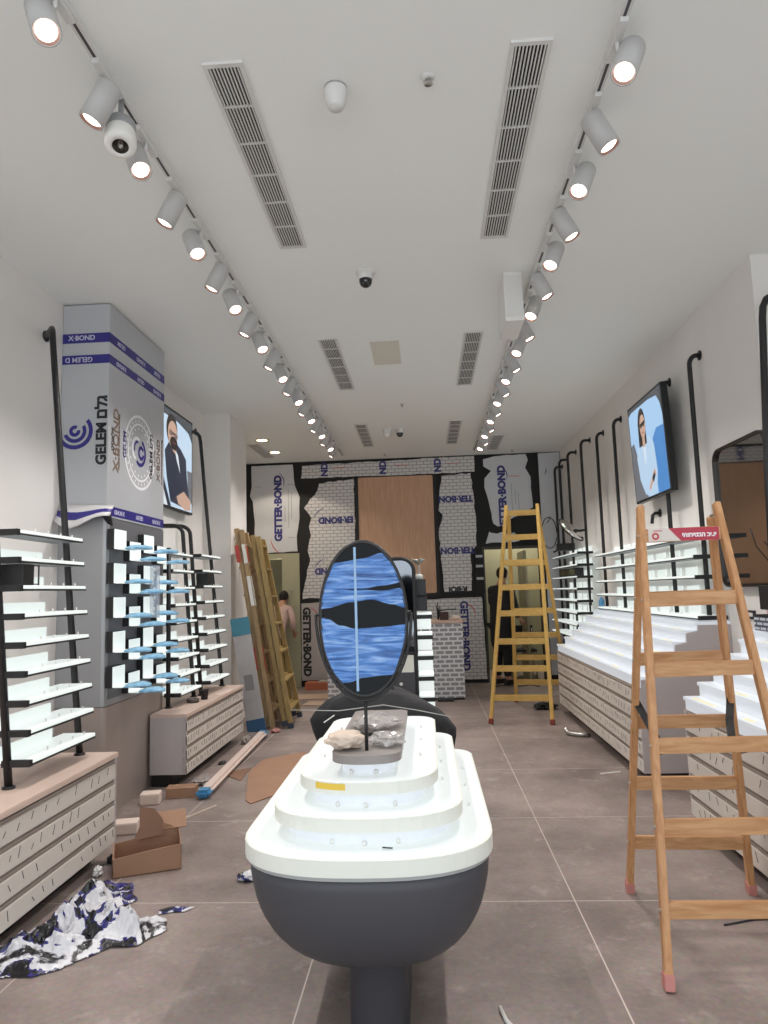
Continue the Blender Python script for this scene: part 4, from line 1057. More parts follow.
MB().box(-.027, -.019, my-.0085, my-.0075, mz-.235, mz+.235).build('reflection_line', mat('painted_reflection', '#8fb0d2', .4), tab_slab)  # pale line painted on the glass as a reflection
# litter on the slab
t = thing('paper_wad', 'crumpled beige paper wad on the slab beside the mirror stem', 'paper', (TX-.075, 2.36, .9915))
def crumple(mb, rx_, ry_, rz_, seed, sub=3, amp=.35, freq=2.2, flat=0.):
    r = bmesh.ops.create_icosphere(mb.bm, subdivisions=sub, radius=1.)
    for v in r['verts']:
        d = v.co.normalized(); nv = noise.noise(d*freq+Vector((seed,0,0))); n2 = abs(noise.noise(d*freq*2.6+Vector((0,seed,0))))
        k = 1+amp*nv+amp*.6*n2
        v.co = Vector((d.x*rx_*k, d.y*ry_*k, max(-rz_*.98 if flat == 0 else -flat, d.z*rz_*k)))
    return mb
def rest(o, z=0.):
    lo = min(v.co.z for v in o.data.vertices); o.data.transform(Matrix.Translation((0,0,-lo+z)))
o = crumple(MB(), .062, .05, .028, 3.1).build('wad', mat('beige_paper', '#c9b7a8', .8), t); rest(o)
t = thing('plastic_scrap', 'clear crumpled plastic scrap on the slab behind the mirror stem', 'plastic', (TX+.005, 2.72, .9915))
o = crumple(MB(), .075, .1, .022, 9.4, 3, .5).build('film', mat('clear_crumple', '#bdb9b6', .12, alpha=.55, spec=.9), t); rest(o)
t = thing('black_clip', 'small black clip lying behind the plastic scrap on the slab', 'clip', (TX-.03, 2.56, .9915))
MB().box(-.05, .035, -.012, .012, 0, .012, bev=.003).lathe([(0,0),(.014,0),(.014,.02),(0,.02)], 12, Matrix.Translation((.05,0,0))).build('body', BLACK, t)
t = thing('plastic_scrap', 'small clear plastic twist on the right front of the grey slab', 'plastic', (TX+.065, 2.40, .9915))
o = crumple(MB(), .05, .045, .02, 5.5, 3, .6).build('film', MATS['clear_crumple'], t); rest(o)
t = thing('thin_wire', 'thin pale wire lying across the back of the tiered table', 'wire', (TX, 3.2, .97))
MB().tube([(-.42,0,.012),(-.2,.0,.004),(0,.01,.024),(.15,0,.0),(.3,-.01,-.03)], .002, 6).build('wire', mat('pale_wire', '#a6a4a0', .4), t)

# black cloth heap behind the table
t = thing('black_cloth', 'black cloth heaped behind the tiered display table', 'cloth', (TX-.02, 3.66, 0))
mb = MB(); R = []
lev = [(0,.30),(.35,.32),(.7,.34),(.80,.36),(.85,.37),(.9,.34),(.95,.29),(.99,.2),(1.01,.08)]
for i, (z, hw) in enumerate(lev):
    row = []
    for k in range(40):
        a = 2*PI*k/40; nn_ = noise.noise(Vector((math.cos(a)*2.3, math.sin(a)*2.3, z*5)))
        x = hw*math.copysign(abs(math.cos(a))**.8, math.cos(a))*(1+.13*nn_); y = .18*(1 if z < .9 else 1-.5*(z-.9)/.11)*math.sin(a)*(1+.12*nn_)
        zz = z + (.022*nn_ if z > .5 else 0) - (.05*max(0, math.cos(a)) if z > .75 else 0)*abs(math.cos(a))
        row.append(mb.bm.verts.new((x, y, zz)))
    R.append(row)
for a, b in zip(R, R[1:]):
    for k in range(40):
        f = mb.bm.faces.new((a[k], a[(k+1)%40], b[(k+1)%40], b[k])); f.smooth = True
mb.bm.faces.new(R[-1]); mb.bm.faces.new(R[0][::-1])
mb.build('cloth', mat('black_fabric', '#19191d', .75, bump=.5, bscale=14), t)
t = thing('white_tag', 'small white tag lying on the left shoulder of the black cloth', 'tag', (-.5, 3.5, .885))
MB().beam((-.02,-.012,-.012),(.03,-.012,.02),.004,.02,(0,1,0)).build('tag', WHITEP, t)

# ------------------------------------------------------------------ gondola behind
gy = 5.25
t = thing('gondola_tower', 'black display tower with stepped white shelves and arched mirror behind the tiered table', 'display tower', (-.2, gy, 0))
MB().box(-.16, .10, -.16, .16, 0, .92, bev=.004).build('base_cabinet', GREYD, t)
MB().lathe([(0,0),(.012,0),(.012,.012),(0,.014)], 12, Matrix.Translation((.0,-.16,.84)) @ Matrix.Rotation(PI/2,4,'X')).build('knob', WHITEP, t)
MB().box(-.155, .095, -.155, .15, .92, 1.055).build('cream_block', mat('cream_block_finish', '#efeee0', .4), t)  # even cream colour
# arch mirror
arch = [(-.13,0),(.115,0)] + [(.115-.09+.09*math.cos(PI/2*k/8), .585+.09*math.sin(PI/2*k/8)) for k in range(9)] + [(-.13+.09-.09*math.cos(PI/2-PI/2*k/8), .585+.09*math.sin(PI/2-PI/2*k/8)) for k in range(9)]
mb = MB(); path = [(u, -.165, 1.055+v) for u, v in arch]
mb.tube(path+[path[0], path[1]], .014, 8, cap=False).build('mirror_frame', BLACK, t)
MB().prism([(u, 1.055+v) for u, v in arch], -.168, -.160, 'y').build('mirror_glass', mat('dim_mirror', '#74777c', .05, 1.), t)
MB().box(.10, .125, -.14, .16, 0, 1.45).build('upright', BLACK, t)
MB().box(.105, .20, -.1, .16, 1.46, 1.58, bev=.004).build('top_box', BLACK, t)
MB().box(.115, .205, -.1, .16, 1.352, 1.452, bev=.004).build('display_case', BLACK, t)
for k in range(8):
    z = 1.322-.147*k
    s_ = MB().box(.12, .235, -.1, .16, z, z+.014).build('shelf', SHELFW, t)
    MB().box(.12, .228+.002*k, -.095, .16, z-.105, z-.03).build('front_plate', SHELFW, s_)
    MB().box(.118, .238, -.105, .16, z-.03, z-.002).build('bracket', BLACK, s_)
t = thing('wrapped_ornament', 'clear plastic-wrapped stick ornament standing on top of the black tower', 'ornament', (-.05, gy, 1.581))
MB().tube([(0,0,0),(.005,0,.06),(-.0,0,.12)], .007, 8).build('stem', mat('clear_plastic', '#c8c8c4', .1, alpha=.6), t)
MB().lathe([(0,0),(.03,0),(.03,.03),(.012,.04)], 12).build('foot', WHITEP, t)
mb = MB()
for a in range(6):
    c, s = math.cos(a*1.05), math.sin(a*1.05)
    mb.tube([(0,0,.11),(.03*c,.03*s,.14),(.05*c,.05*s,.145+.01*(a%2))], [.006,.012,.003], 6)
mb.build('petals', mat('grey_plastic_petal', '#9a9c94', .25), t)

# ------------------------------------------------------------------ reception desk
t = thing('reception_desk', 'reception desk wrapped in dash-printed film with a pinkish worktop', 'desk', (.16, 10.05, 0))
MB().box(-.32, .325, -.25, .3, .03, 1.03, bev=.003).build('body', DESKB, t)
MB().box(-.33, .335, -.26, .31, 1.035, 1.075, bev=.003).build('worktop', mat('pink_beige_top', '#d8b9a8', .5), t)
MB().box(-.31, .315, -.24, .29, 0, .03).build('plinth', TOE, t)
t = thing('low_counter', 'low counter wrapped in dash-printed film, left of the reception desk', 'counter', (-.8, 10.05, 0))
MB().box(-.6, .62, -.25, .3, 0, .52, bev=.003).build('body', DESKB, t)
t = thing('brown_box', 'small dark brown box on the reception desk', 'box', (.24, 9.95, 1.076))
MB().box(-.06, .06, -.05, .05, 0, .11, bev=.003).build('body', mat('dark_brown_box', '#3c2723', .6), t)
t = thing('black_plant', 'black spiky ornament behind the brown box on the desk', 'ornament', (.16, 10.1, 1.076))
mb = MB()
for k, (dx, h) in enumerate(((-.03,.22),(0,.25),(.03,.2),(.05,.16))): mb.tube([(0,0,0),(dx*.4,0,h*.6),(dx,0.01*k,h)], [.014,.01,.004], 6)
mb.tube([(0,0,.12),(.12,0,.14),(.26,0,.14)], .01, 6)
mb.build('sprigs', BLACK, t)
t = thing('paper_scraps', 'crumpled pale paper on the right end of the reception desk', 'paper', (.40, 9.95, 1.076))
o = crumple(MB(), .07, .05, .03, 12.1).build('wad', mat('pale_crumple', '#d9c9bd', .8), t); rest(o)
t = thing('thin_dark_box', 'flat black object on the floor at the foot of the reception desk', 'object', (.22, 9.7, 0))
MB().box(-.12, .1, -.04, .05, 0, .03, bev=.005).build('body', BLACK, t)
t = thing('orange_carton', 'orange flat carton on the floor against the lower left board', 'carton', (-1.72, 11.2, 0))
MB().box(-.22, .24, -.12, .14, 0, .11, bev=.003).build('body', mat('orange_card', '#b86a4c', .6), t)
t = thing('white_carton', 'flattened grey-white sheet lying on top of the orange carton', 'sheet', (-1.62, 11.2, .111))
MB().prism([(-.12,-.1),(.16,-.06),(.12,.08),(-.1,.06)], 0, .02, 'z').build('sheet', mat('grey_white_card', '#b6b0aa', .7), t)
for k, (x, y, w, d, rz_, lab) in enumerate(((-1.75,10.35,.62,.5,.1,'pale board lying on the floor in front of the orange carton'),(-1.45,9.7,.5,.34,-.2,'pale board lying on the floor between leaning ladders and tiered table'))):
    t = thing('floor_board', lab, 'board', (x,y,.0005), rz_); MB().box(-w/2,w/2,-d/2,d/2,0,.012).build('board', mat('pale_board', '#b79f8b', .7), t)

# ------------------------------------------------------------------ things on the near stepped unit by the mirror
t = thing('printed_carton', 'flat dash-printed carton on the nearest stepped unit under the mirror', 'carton', (2.12, 4.22, 1.2005))
MB().box(-.15, .15, -.2, .18, 0, .085, bev=.003).build('body', brickprint('carton_print', '#c4ccd6', '#4a4e5c', .08, .028, .007), t)
MB().box(-.152, .152, -.202, .182, .085, .095).build('lid', BLACK, t)
t = thing('paper_pad', 'pinkish paper pad on top of the printed carton', 'paper', (2.12, 4.22, 1.296))
MB().prism([(-.14,-.17),(.12,-.17),(.14,.05),(-.1,.12)], 0, .03, 'z', bev=.004).build('pad', mat('pink_paper', '#d6b4ac', .7), t)
t = thing('metal_drum', 'dark bronze drum-shaped object lying on the paper pad', 'drum', (2.1, 4.22, 1.3265))
M = Matrix.Translation((0,0,.075)) @ Matrix.Rotation(PI/2,4,'Y')
MB().lathe([(0,-.1),(.05,-.1),(.07,-.08),(.075,.06),(.062,.1),(.05,.08),(0,.06)], 24, M).build('drum', mat('dark_bronze', '#4a4140', .3, .6), t)
MB().box(-.13,-.06,-.05,.09,0,.14,bev=.006).build('case', BLACK, t)
t = thing('wall_socket', 'small black wall socket with white face low on the wall between the stepped units', 'socket', (XR, 5.12, 1.26))
MB().box(-.012, -.0005, -.07, .07, -.03, .03, bev=.003).build('plate', BLACK, t)
MB().box(-.016, -.012, -.045, .03, -.012, .014).build('face', WHITEP, t)
t = thing('hanging_wire', 'thin black wire looping down in front of the framed wall mirror', 'wire', (2.2, 4.72, 1.62))
MB().tube([(-.06,0,.22),(-.03,.0,.1),(.04,-.0,.0),(.1,0,-.03),(.11,0,.03),(.02,0,.13)], .004, 6).build('wire', BLACK, t)

# ------------------------------------------------------------------ floor clutter
# open cardboard box
t = thing('open_cardboard_box', 'torn open brown cardboard box on the floor in front of the left base unit', 'cardboard box', (-1.63, 4.07, 0), math.radians(22))
w, d, h = .36, .27, .11
def wallp(pts, axis, a, b): return MB().prism(pts, a, b, axis)
MB().box(-w/2, w/2, -d/2, d/2, 0, .006).build('bottom', CARDD, t)
wallp([(-w/2,0),(w/2,0),(w/2,.135),(.0,.12),(-w/2,.10)], 'y', -d/2, -d/2+.006).build('front_wall', CARD, t)
wallp([(-w/2,0),(w/2,0),(w/2,.14),(.1,.18),(-.02,.12),(-w/2,.1)], 'y', d/2-.006, d/2).build('back_wall', CARD, t)
wallp([(-d/2,0),(d/2,0),(d/2,.14),(.05,.15),(-d/2,.135)], 'x', w/2-.006, w/2).build('end_wall', CARD, t)
wallp([(-d/2,0),(d/2,0),(d/2,.10),(-.02,.15),(-d/2,.10)], 'x', -w/2, -w/2+.006).build('end_wall', CARD, t)
fl = MB(); fl.prism([(-.10,0),(.10,0),(.07,.09),(.03,.15),(-.05,.175),(-.06,.07)], -.003, .003, 'y')
o = fl.build('raised_flap', CARDD, t); o.location = (.02, .10, .12); o.rotation_euler = (-.25, 0, .3)
fl = MB().box(-.12, .12, 0, .14, 0, .005); o = fl.build('raised_flap', CARD, t); o.location = (.1, d/2-.01, .145); o.rotation_euler = (.5, 0, 0)
# foam blocks and flat carton
t = thing('foam_block', 'pale foam block beside the left base unit corner, nearer of two', 'foam block', (-1.99, 4.62, 0), .25)
MB().box(-.075, .075, -.06, .06, 0, .075, bev=.012).build('block', mat('pale_foam', '#d9c6ba', .8), t)
t = thing('foam_block', 'pale foam block against the small brown carton, farther of two', 'foam block', (-2.08, 5.25, 0), .2)
MB().box(-.07, .07, -.06, .06, 0, .08, bev=.012).build('block', MATS['pale_foam'], t)
t = thing('small_carton', 'long low brown carton on the floor before the wrapped column', 'carton', (-1.905, 5.42, 0), .15)
MB().box(-.11, .11, -.06, .06, 0, .075, bev=.003).build('body', CARD, t)
MB().box(-.111, .111, -.004, .004, .075, .0765).build('seam_tape', mat('brown_tape', '#8a6a4f', .4), t)
t = thing('wood_stick', 'thin pale stick on the floor behind the torn box', 'stick', (-1.66, 4.95, 0))
MB().beam((-.08,-.18,.006),(.1,.2,.006),.012,.01).build('stick', mat('pale_stick', '#cdbcae', .7), t)
# white tube with blue taped ends
t = thing('wrapped_tube', 'long white wrapped tube with blue taped ends lying on the floor', 'tube', (-1.75, 6.45, 0))
a, b = Vector((.036,-1.13,.04)), Vector((-.037,1.15,.04))
mb = MB(); mb.beam(a, b, .1, .05, (0,0,1), bev=.02); mb.build('tube', mat('pinkish_white_wrap', '#d8c4bb', .45), t)
u_ = (b-a).normalized()
MB().beam(a-u_*.02, a+u_*.11, .106, .056, (0,0,1), bev=.02).build('end_tape', mat('bright_blue_tape', '#3f86b4', .4), t)
MB().beam(b-u_*.09, b+u_*.02, .106, .056, (0,0,1), bev=.02).build('end_tape', MATS['bright_blue_tape'], t)
# cardboard sheets
t = thing('cardboard_sheet', 'big flat brown cardboard sheet on the floor left of the tiered table', 'cardboard sheet', (-1.32, 5.98, 0))
MB().prism([(-.22,.55),(.1,.82),(.34,.5),(.25,-.4),(.0,-.79),(-.06,-.7),(-.24,.1)], .001, .008, 'z').build('sheet', CARD, t)
t = thing('cardboard_flap', 'small brown cardboard piece slipped under the edge of the big sheet', 'cardboard piece', (-1.62, 6.02, 0))
MB().prism([(-.15,.02),(.06,-.2),(.04,.22),(-.06,.15)], .001, .006, 'z').build('sheet', CARDD, t)
# crumpled film heap
FOIL = bpy.data.materials.new('crumpled_film'); FOIL.use_nodes = True; nt = FOIL.node_tree; b = nt.nodes['Principled BSDF']
tc = nt.nodes.new('ShaderNodeTexCoord'); nn = nt.nodes.new('ShaderNodeTexNoise'); nn.inputs['Scale'].default_value = 3.6; nn.inputs['Detail'].default_value = 4; nn.inputs['Distortion'].default_value = 1.5
rr = nt.nodes.new('ShaderNodeValToRGB'); rr.color_ramp.interpolation = 'CONSTANT'; nn.inputs['Detail'].default_value = 6
els = rr.color_ramp.elements; els[0].position = 0; els[0].color = srgb('#17161a'); els[1].position = .46; els[1].color = srgb('#d3d2d6')
e = els.new(.43); e.color = srgb('#2c2a72'); e = els.new(.575); e.color = srgb('#98969c'); e = els.new(.60); e.color = srgb('#1a191c'); e = els.new(.67); e.color = srgb('#c6c5c9')
nt.links.new(tc.outputs['Object'], nn.inputs['Vector']); nt.links.new(nn.outputs['Fac'], rr.inputs[0]); nt.links.new(rr.outputs[0], b.inputs['Base Color']); b.inputs['Roughness'].default_value = .3
def film_heap(name, label, loc_, outline, hmax, seed, grid=64):
    t = thing(name, label, 'film scraps', loc_)
    xs = [p[0] for p in outline]; ys = [p[1] for p in outline]; x0, x1, y0, y1 = min(xs), max(xs), min(ys), max(ys)
    def inside(x, y):
        c = False; j = len(outline)-1
        for i in range(len(outline)):
            (xi, yi), (xj, yj) = outline[i], outline[j]
            if (yi > y) != (yj > y) and x < (xj-xi)*(y-yi)/(yj-yi)+xi: c = not c
            j = i
        return c
    def edge(x, y):
        best = 9
        for (a, b_) in zip(outline, outline[1:]+outline[:1]):
            A, B = Vector(a), Vector(b_); P = Vector((x, y)); k = max(0, min(1, (P-A).dot(B-A)/max(1e-9, (B-A).length_squared))); best = min(best, (P-A.lerp(B, k)).length)
        return best
    mb = MB(); V = {}
    for i in range(grid+1):
        for j in range(grid+1):
            x, y = x0+(x1-x0)*i/grid, y0+(y1-y0)*j/grid
            xw, yw = x+.03*noise.noise(Vector((x*9,y*9,seed))), y+.03*noise.noise(Vector((x*9,y*9,seed+5)))
            if inside(xw, yw):
                e_ = min(1, edge(xw, yw)/.14)
                z = .004; am = hmax*e_
                for fq, a_ in ((4.5,.55),(10,.28),(21,.17),(43,.08)):
                    z += am*a_*(1-2.2*abs(noise.noise(Vector((x*fq, y*fq*1.25, seed+fq)))))
                z = max(.003, z)
                V[i,j] = mb.bm.verts.new((x-loc_[0], y-loc_[1], max(.002, z)))
    for (i, j) in list(V):
        q = [V.get(k) for k in ((i,j),(i+1,j),(i+1,j+1),(i,j+1))]
        if all(q): mb.bm.faces.new(q)
    o = mb.build('film', FOIL, t); md = o.modifiers.new('s', 'SOLIDIFY'); md.thickness = .0015; md.offset = 1
    return t
film_heap('crumpled_film', 'big heap of crumpled black, white and purple film on the floor, front left', (-1.7,3.3,0), [(-1.98,2.95),(-1.84,3.2),(-1.83,3.62),(-1.76,3.84),(-1.6,3.80),(-1.5,3.62),(-1.56,3.46),(-1.42,3.42),(-1.28,3.42),(-1.22,3.30),(-1.30,3.16),(-1.42,3.14),(-1.5,3.02),(-1.62,2.92),(-1.78,2.9)], .14, 3.3, 130)
film_heap('film_strip', 'narrow crumpled film strip trailing from the big film heap', (-1.25,3.5,0), [(-1.33,3.45),(-1.2,3.47),(-1.17,3.53),(-1.26,3.54),(-1.34,3.5)], .03, 8.1, 30)
film_heap('film_strip', 'curled white film tail trailing towards the camera from the big heap', (-1.76,2.82,0), [(-1.86,2.9),(-1.74,2.86),(-1.72,2.7),(-1.76,2.68),(-1.79,2.8),(-1.86,2.84)], .03, 2.1, 30)
# small scraps
def scrap(label, x, y, rx_, ry_, rz_, seed, m, name='scrap', cat='scrap'):
    t = thing(name, label, cat, (x, y, 0)); o = crumple(MB(), rx_, ry_, rz_, seed, 3, .6, 2.5).build('scrap', m, t); rest(o, .0005)
scrap('small crumpled foil scrap on the floor left of the dark bowl pedestal', -1.0, 3.86, .05, .04, .018, 1.7, FOIL)
scrap('clear crumpled wrap on the floor by the second left base unit foot', -1.86, 5.80, .075, .12, .022, 4.2, mat('dull_clear_wrap', '#a39a96', .3, alpha=.75))
scrap('crumpled clear plastic on the floor beneath the leaning wrapped panel', -1.895, 7.3, .035, .11, .03, 6.6, MATS['dull_clear_wrap'])
scrap('small black scrap on the floor beside the white tube', -1.89, 6.42, .028, .05, .01, 2.2, BLACK)
scrap('dark rag scraps on the floor by the foot of the yellow ladder', 1.42, 8.95, .13, .1, .04, 7.1, BLACKW)
scrap('pale scrap on the floor by the leaning ladders, with red print', -1.70, 7.80, .05, .05, .02, 9.1, mat('red_white_scrap', '#b88378', .6))
scrap('white paper scrap between the film heap and the torn cardboard box', -1.845, 3.92, .02, .03, .025, 5.0, WHITEP)
scrap('black film scrap beside the torn cardboard box', -1.86, 4.12, .02, .04, .02, 3.9, BLACKW)
t = thing('pipe_elbow', 'small curved chrome pipe piece on the floor before the far stepped unit', 'pipe', (1.46, 7.3, 0), .5)
MB().tube([(-.05,.12,.07),(-.05,.1,.03),(-.03,.04,.022),(.02,-.04,.022),(.09,-.08,.022)], .02, 12).build('pipe', SCREW, t)
t = thing('white_offcut', 'thin white offcut on the floor by the end of the far stepped unit', 'offcut', (1.42, 5.9, 0), .3)
MB().box(-.09, .09, -.008, .008, 0, .006).build('strip', WHITEP, t)
t = thing('white_offcut', 'thin white twisted strip on the floor at the front edge of the picture', 'offcut', (.235, 2.6, 0))
MB().tube([(-.025,.1,.012),(-.01,.03,.006),(.03,-.06,.006),(.07,-.15,.006)], [.007,.008,.01,.009], 8).build('strip', WHITEP, t)
t = thing('floor_cable', 'thin black cable on the floor by the right foot of the front ladder', 'cable', (1.5, 3.35, 0))
MB().tube([(-.25,-.02,.004),(-.1,.03,.004),(.08,.05,.004)], .004, 6).build('cord', BLACK, t)
t = thing('floor_cable', 'dark cables on the floor in the right doorway', 'cable', (1.25, 11.0, 0))
MB().tube([(-.25,0,.008),(-.1,.1,.008),(.1,-.05,.008),(.3,.05,.008),(.4,-.1,.008)], .008, 6).build('cord', BLACK, t)
t = thing('small_chair', 'dark metal chair standing in the right doorway behind the yellow ladder', 'chair', (1.6, 12.1, 0))
MB().box(-.2, .2, -.2, .2, .43, .47, bev=.01).build('seat', BLACK, t)
MB().box(-.2, .2, .17, .2, .55, .85, bev=.01).build('backrest', BLACK, t)
for x in (-.18,.18):
    for y in (-.18,.18): MB().tube([(x,y,0),(x,y,.44 if y < 0 else .8)], .012, 8).build('leg', SCREW, t)

# ------------------------------------------------------------------ people
def skin_mesh(name, verts, edges, radii, m, parent, sub=2, root=0):
    me = bpy.data.meshes.new(name); me.from_pydata([Vector(v) for v in verts], edges, []); me.update()
    o = bpy.data.objects.new(name, me); C.objects.link(o)
    sk = o.modifiers.new('skin', 'SKIN'); sk.use_smooth_shade = True
    for i, r in enumerate(radii):
        r = r if isinstance(r, tuple) else (r, r)
        o.data.skin_vertices[0].data[i].radius = r
        o.data.skin_vertices[0].data[i].use_root = (i == root)
    sb = o.modifiers.new('sub', 'SUBSURF'); sb.levels = sub; sb.render_levels = sub
    dg = bpy.context.evaluated_depsgraph_get(); me2 = bpy.data.meshes.new_from_object(o.evaluated_get(dg))
    bpy.data.objects.remove(o)
    for p in me2.polygons: p.use_smooth = True
    me2.materials.clear(); me2.materials.append(m)
    return link(name, me2, parent)
def person(label, loc_, rz_, H, lean, head_turn, shirt, pants, shirt_len, armL, armR, hand_dir, bulk=1.):
    # faces -Y before rotation; lean bends the torso forward
    s = H/1.75; t = thing('person', label, 'person', loc_, rz_)
    def up(z, x=0, y=0):
        hip = .92
        if z > hip: return (x*s, (y - (z-hip)*math.sin(lean))*s, (hip+(z-hip)*math.cos(lean))*s)
        return (x*s, y*s, z*s)
    # continuous body
    V = [up(.95), up(1.12), up(1.32), up(1.46), up(1.55,0,-.01), up(1.60,0,-.02)]; E = [(0,1),(1,2),(2,3),(3,4),(4,5)]
    Rr = [(.15,.11),(.14,.10),(.165,.105),(.11,.075),(.055,.055),(.06,.06)]
    def chain(start, pts, rs):
        p = start
        for q, r in zip(pts, rs):
            V.append(q); Rr.append(r); E.append((p, len(V)-1)); p = len(V)-1
        return p
    for sg in (-1,1):
        chain(0, [up(.86,sg*.095), up(.50,sg*.10,-.01), up(.09,sg*.10,.02), up(.035,sg*.105,-.1)], [.085,.06,.042,.035])
    wr = []
    for sg, arm in ((-1,armL),(1,armR)):
        e = chain(3, [up(1.43,sg*.17), up(*arm[0]), up(*arm[1])], [.052,.042,.03]); wr.append((e, sg))
    Rr = [tuple(k*s for k in (r if isinstance(r, tuple) else (r,r))) for r in Rr]
    body = skin_mesh('body', V, E, Rr, SKIN, t)
    # hands: palm with five fingers, joined to the body mesh
    hb = MB()
    for e, sg in wr:
        w = Vector(V[e]); d = Vector(hand_dir[0 if sg < 0 else 1]).normalized(); sd = d.cross(Vector((0,1,0.2))).normalized(); nn_ = sd.cross(d)
        M = Matrix.Translation(w + d*.05*s) @ d.to_track_quat('Z','X').to_matrix().to_4x4()
        hb.lathe([(0,-.045*s),(.022*s,-.04*s),(.036*s,.0),(.036*s,.03*s),(.0,.045*s)], 12, M, sy=.55)
        for k, L in enumerate((.06,.072,.076,.066)):
            b0 = w + d*.085*s + sd*((k-1.5)*.017*s); b1 = b0 + d*L*.55*s + nn_*.008*s; b2 = b1 + d*L*.4*s + nn_*.022*s
            hb.tube([b0, b1, b2], [.0085*s,.008*s,.006*s], 8)
        b0 = w + d*.035*s - sd*.03*s; b1 = b0 + d*.03*s - sd*.022*s; b2 = b1 + d*.03*s + nn_*.008*s
        hb.tube([b0,b1,b2], [.011*s,.0095*s,.007*s], 8)
    # head
    hc = Vector(up(1.665,0,-.03)); Mh = Matrix.Translation(hc) @ Matrix.Rotation(head_turn, 4, 'Z') @ Matrix.Rotation(lean*.6, 4, 'X')
    hp = []
    for k in range(13):
        a = PI*k/12; z = -.115*math.cos(a); r = .078*math.sin(a)**.8 if 0 < k < 12 else 0
        if z < -.03: r *= .86
        hp.append((r*s, z*s))
    hb.lathe(hp, 20, Mh, sy=1.22)
    hb.lathe([(0,-.022*s),(.014*s,-.018*s),(.009*s,.02*s),(0,.03*s)], 8, Mh @ Matrix.Translation((0,-.097*s,-.012*s)))          # nose
    hb.tube([Mh @ Vector((-.024*s,-.083*s,-.058*s)), Mh @ Vector((0,-.09*s,-.06*s)), Mh @ Vector((.024*s,-.083*s,-.058*s))], .006*s, 6, mi=1)  # mouth
    for sg in (-1,1):
        hb.lathe([(0,-.012*s),(.012*s,0),(0,.012*s)], 8, Mh @ Matrix.Translation((sg*.03*s,-.086*s,.012*s)), mi=2)                   # eyes
        hb.lathe([(0,-.03*s),(.016*s,-.01*s),(.018*s,.015*s),(0,.03*s)], 8, Mh @ Matrix.Translation((sg*.078*s,.01*s,-.005*s)), sx=.5)  # ears
    bm = bmesh.new(); bm.from_mesh(body.data); tmp = bpy.data.meshes.new('t'); hb.bm.to_mesh(tmp); hb.bm.free(); bm.from_mesh(tmp); bm.to_mesh(body.data); bm.free(); bpy.data.meshes.remove(tmp)
    body.data.materials.append(mat('lips', '#8d5a50', .5)); body.data.materials.append(mat('eye', '#2a2320', .3))
    hm = MB(); hp = []
    for k in range(10):
        a = PI/2*k/9; hp.append((.086*math.cos(a)*s if k < 9 else 0, .105*math.sin(a)*s))
    hp = [(.07*s,-.06*s),(.084*s,-.03*s)] + hp
    Mk = Mh @ Matrix.Translation((0,.016*s,.018*s)) @ Matrix.Rotation(-.35,4,'X')
    hm.lathe(hp, 20, Mk, sy=1.2).build('hair', HAIR, t)
    # clothing: own skins slightly larger than the body
    V2 = [up(shirt_len), up(1.12), up(1.32), up(1.455), up(1.50)]; E2 = [(0,1),(1,2),(2,3),(3,4)]; R2 = [(.185,.14),(.17,.125),(.19,.13),(.13,.09),(.065,.065)]
    def ch2(start, pts, rs):
        p = start
        for q, r in zip(pts, rs):
            V2.append(q); R2.append((r,r)); E2.append((p, len(V2)-1)); p = len(V2)-1
    for sg, arm in ((-1,armL),(1,armR)):
        a0 = Vector((sg*.17,0,1.43)); 
        e0 = Vector((arm[0][1] if len(arm[0])>1 else 0, arm[0][2] if len(arm[0])>2 else 0, arm[0][0])); e1 = Vector((arm[1][1], arm[1][2], arm[1][0])); e2 = e0.lerp(e1, .88)
        ch2(3, [up(1.43,sg*.175), up(*arm[0]), up(e2.z, e2.x, e2.y)], [.068,.058,.05])
    skin_mesh('top_garment', V2, E2, [(a*s*bulk,b*s*bulk) for a,b in R2], shirt, t)
    V3 = [up(.96)]; E3 = []; R3 = [(.17,.13)]
    for sg in (-1,1):
        p = 0
        for q, r in ((up(.84,sg*.095),.105),(up(.5,sg*.10,-.01),.078),(up(.10,sg*.10,.02),.062)):
            V3.append(q); R3.append((r,r)); E3.append((p, len(V3)-1)); p = len(V3)-1
    skin_mesh('trousers', V3, E3, [(a*s,b*s) for a,b in R3], pants, t)
    for sg in (-1,1):
        MB().box(sg*.105*s-.05*s, sg*.105*s+.05*s, -.19*s, .075*s, 0, .075*s, bev=.022*s).build('shoe', BLACK, t)
    return t
BLKC = mat('black_cloth_garment', '#1b1a1d', .8, bump=.4, bscale=12); PINKC = mat('pale_pink_shirt', '#c7aba4', .8, bump=.4, bscale=12); DKP = mat('dark_trousers', '#26262c', .8)
person('person in a pale pinkish shirt and dark trousers bending forward before the left doorway', (-2.41, 11.1, 0), PI*.92, 1.60, .47, .25, PINKC, DKP, .80,
       [(1.2,-.26,-.06),(1.02,-.22,-.22)], [(1.2,.26,-.06),(1.02,.2,-.22)], [(0,-.6,-.8),(0,-.6,-.8)])
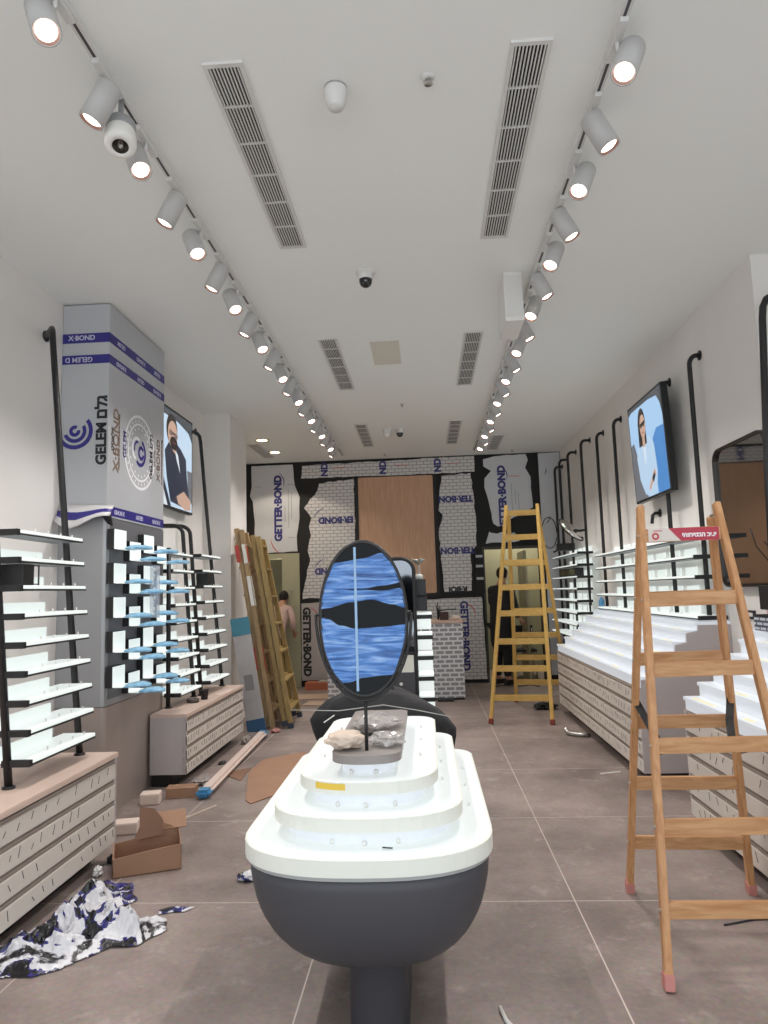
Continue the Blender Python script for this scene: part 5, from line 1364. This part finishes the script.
person('person dressed all in black standing in the right doorway behind the yellow ladder', (1.17, 11.3, 0), PI*.72, 1.80, .06, .35, BLKC, BLKC, .45,
       [(1.17,-.25,-.02),(.98,-.2,-.18)], [(1.2,.27,-.06),(1.28,.2,-.26)], [(0,-.7,-.5),(-.3,-.5,.8)], 1.22)

# ------------------------------------------------------------------ light, world, camera
w = bpy.data.worlds.new('World'); bpy.context.scene.world = w; w.use_nodes = True
bg = w.node_tree.nodes['Background']; bg.inputs['Color'].default_value = srgb('#d3dbe0'); bg.inputs['Strength'].default_value = 1.5
def lamp(name, typ, loc_, e, col=(1,1,1), rot=None, **kw):
    li = bpy.data.lights.new(name, typ); li.energy = e; li.color = col
    for k, v in kw.items(): setattr(li, k, v)
    o = bpy.data.objects.new(name, li); C.objects.link(o); o.location = loc_
    if rot: o.rotation_euler = rot
    return o
lamp('storeroom_lamp', 'POINT', (1.6, 12.4, 3.0), 40, (1,.93,.8), shadow_soft_size=.15)
lamp('corridor_lamp', 'POINT', (-2.6, 12.5, 3.0), 40, (1,.93,.8), shadow_soft_size=.15)

cam = bpy.data.cameras.new('camera'); co = bpy.data.objects.new('camera', cam); C.objects.link(co)
yv = Vector((42,-78,-700)).normalized(); zz_ = Vector((-.03,1,0)); cz = (zz_.x*yv.x+zz_.y*yv.y)/-yv.z; zv = Vector((-.03,1,cz)).normalized(); xv = yv.cross(zv)
Rm = Matrix((xv, yv, zv))
co.matrix_world = Matrix.Translation((0,0,1.5)) @ Rm.to_4x4()
cam.sensor_fit = 'VERTICAL'; cam.sensor_height = 36; cam.sensor_width = 27; cam.lens = 700/1024*36; cam.clip_start = .02
sc = bpy.context.scene; sc.camera = co
sc.view_settings.view_transform = 'Standard'; sc.view_settings.look = 'None'; sc.view_settings.gamma = 1; sc.view_settings.use_curve_mapping = False
sc.view_settings.exposure = 1.2
sc.cycles.use_denoising = True; sc.cycles.max_bounces = 10; sc.cycles.diffuse_bounces = 6; sc.cycles.use_light_tree = True
sc.cycles.sample_clamp_indirect = 6
bpy.context.view_layer.update()
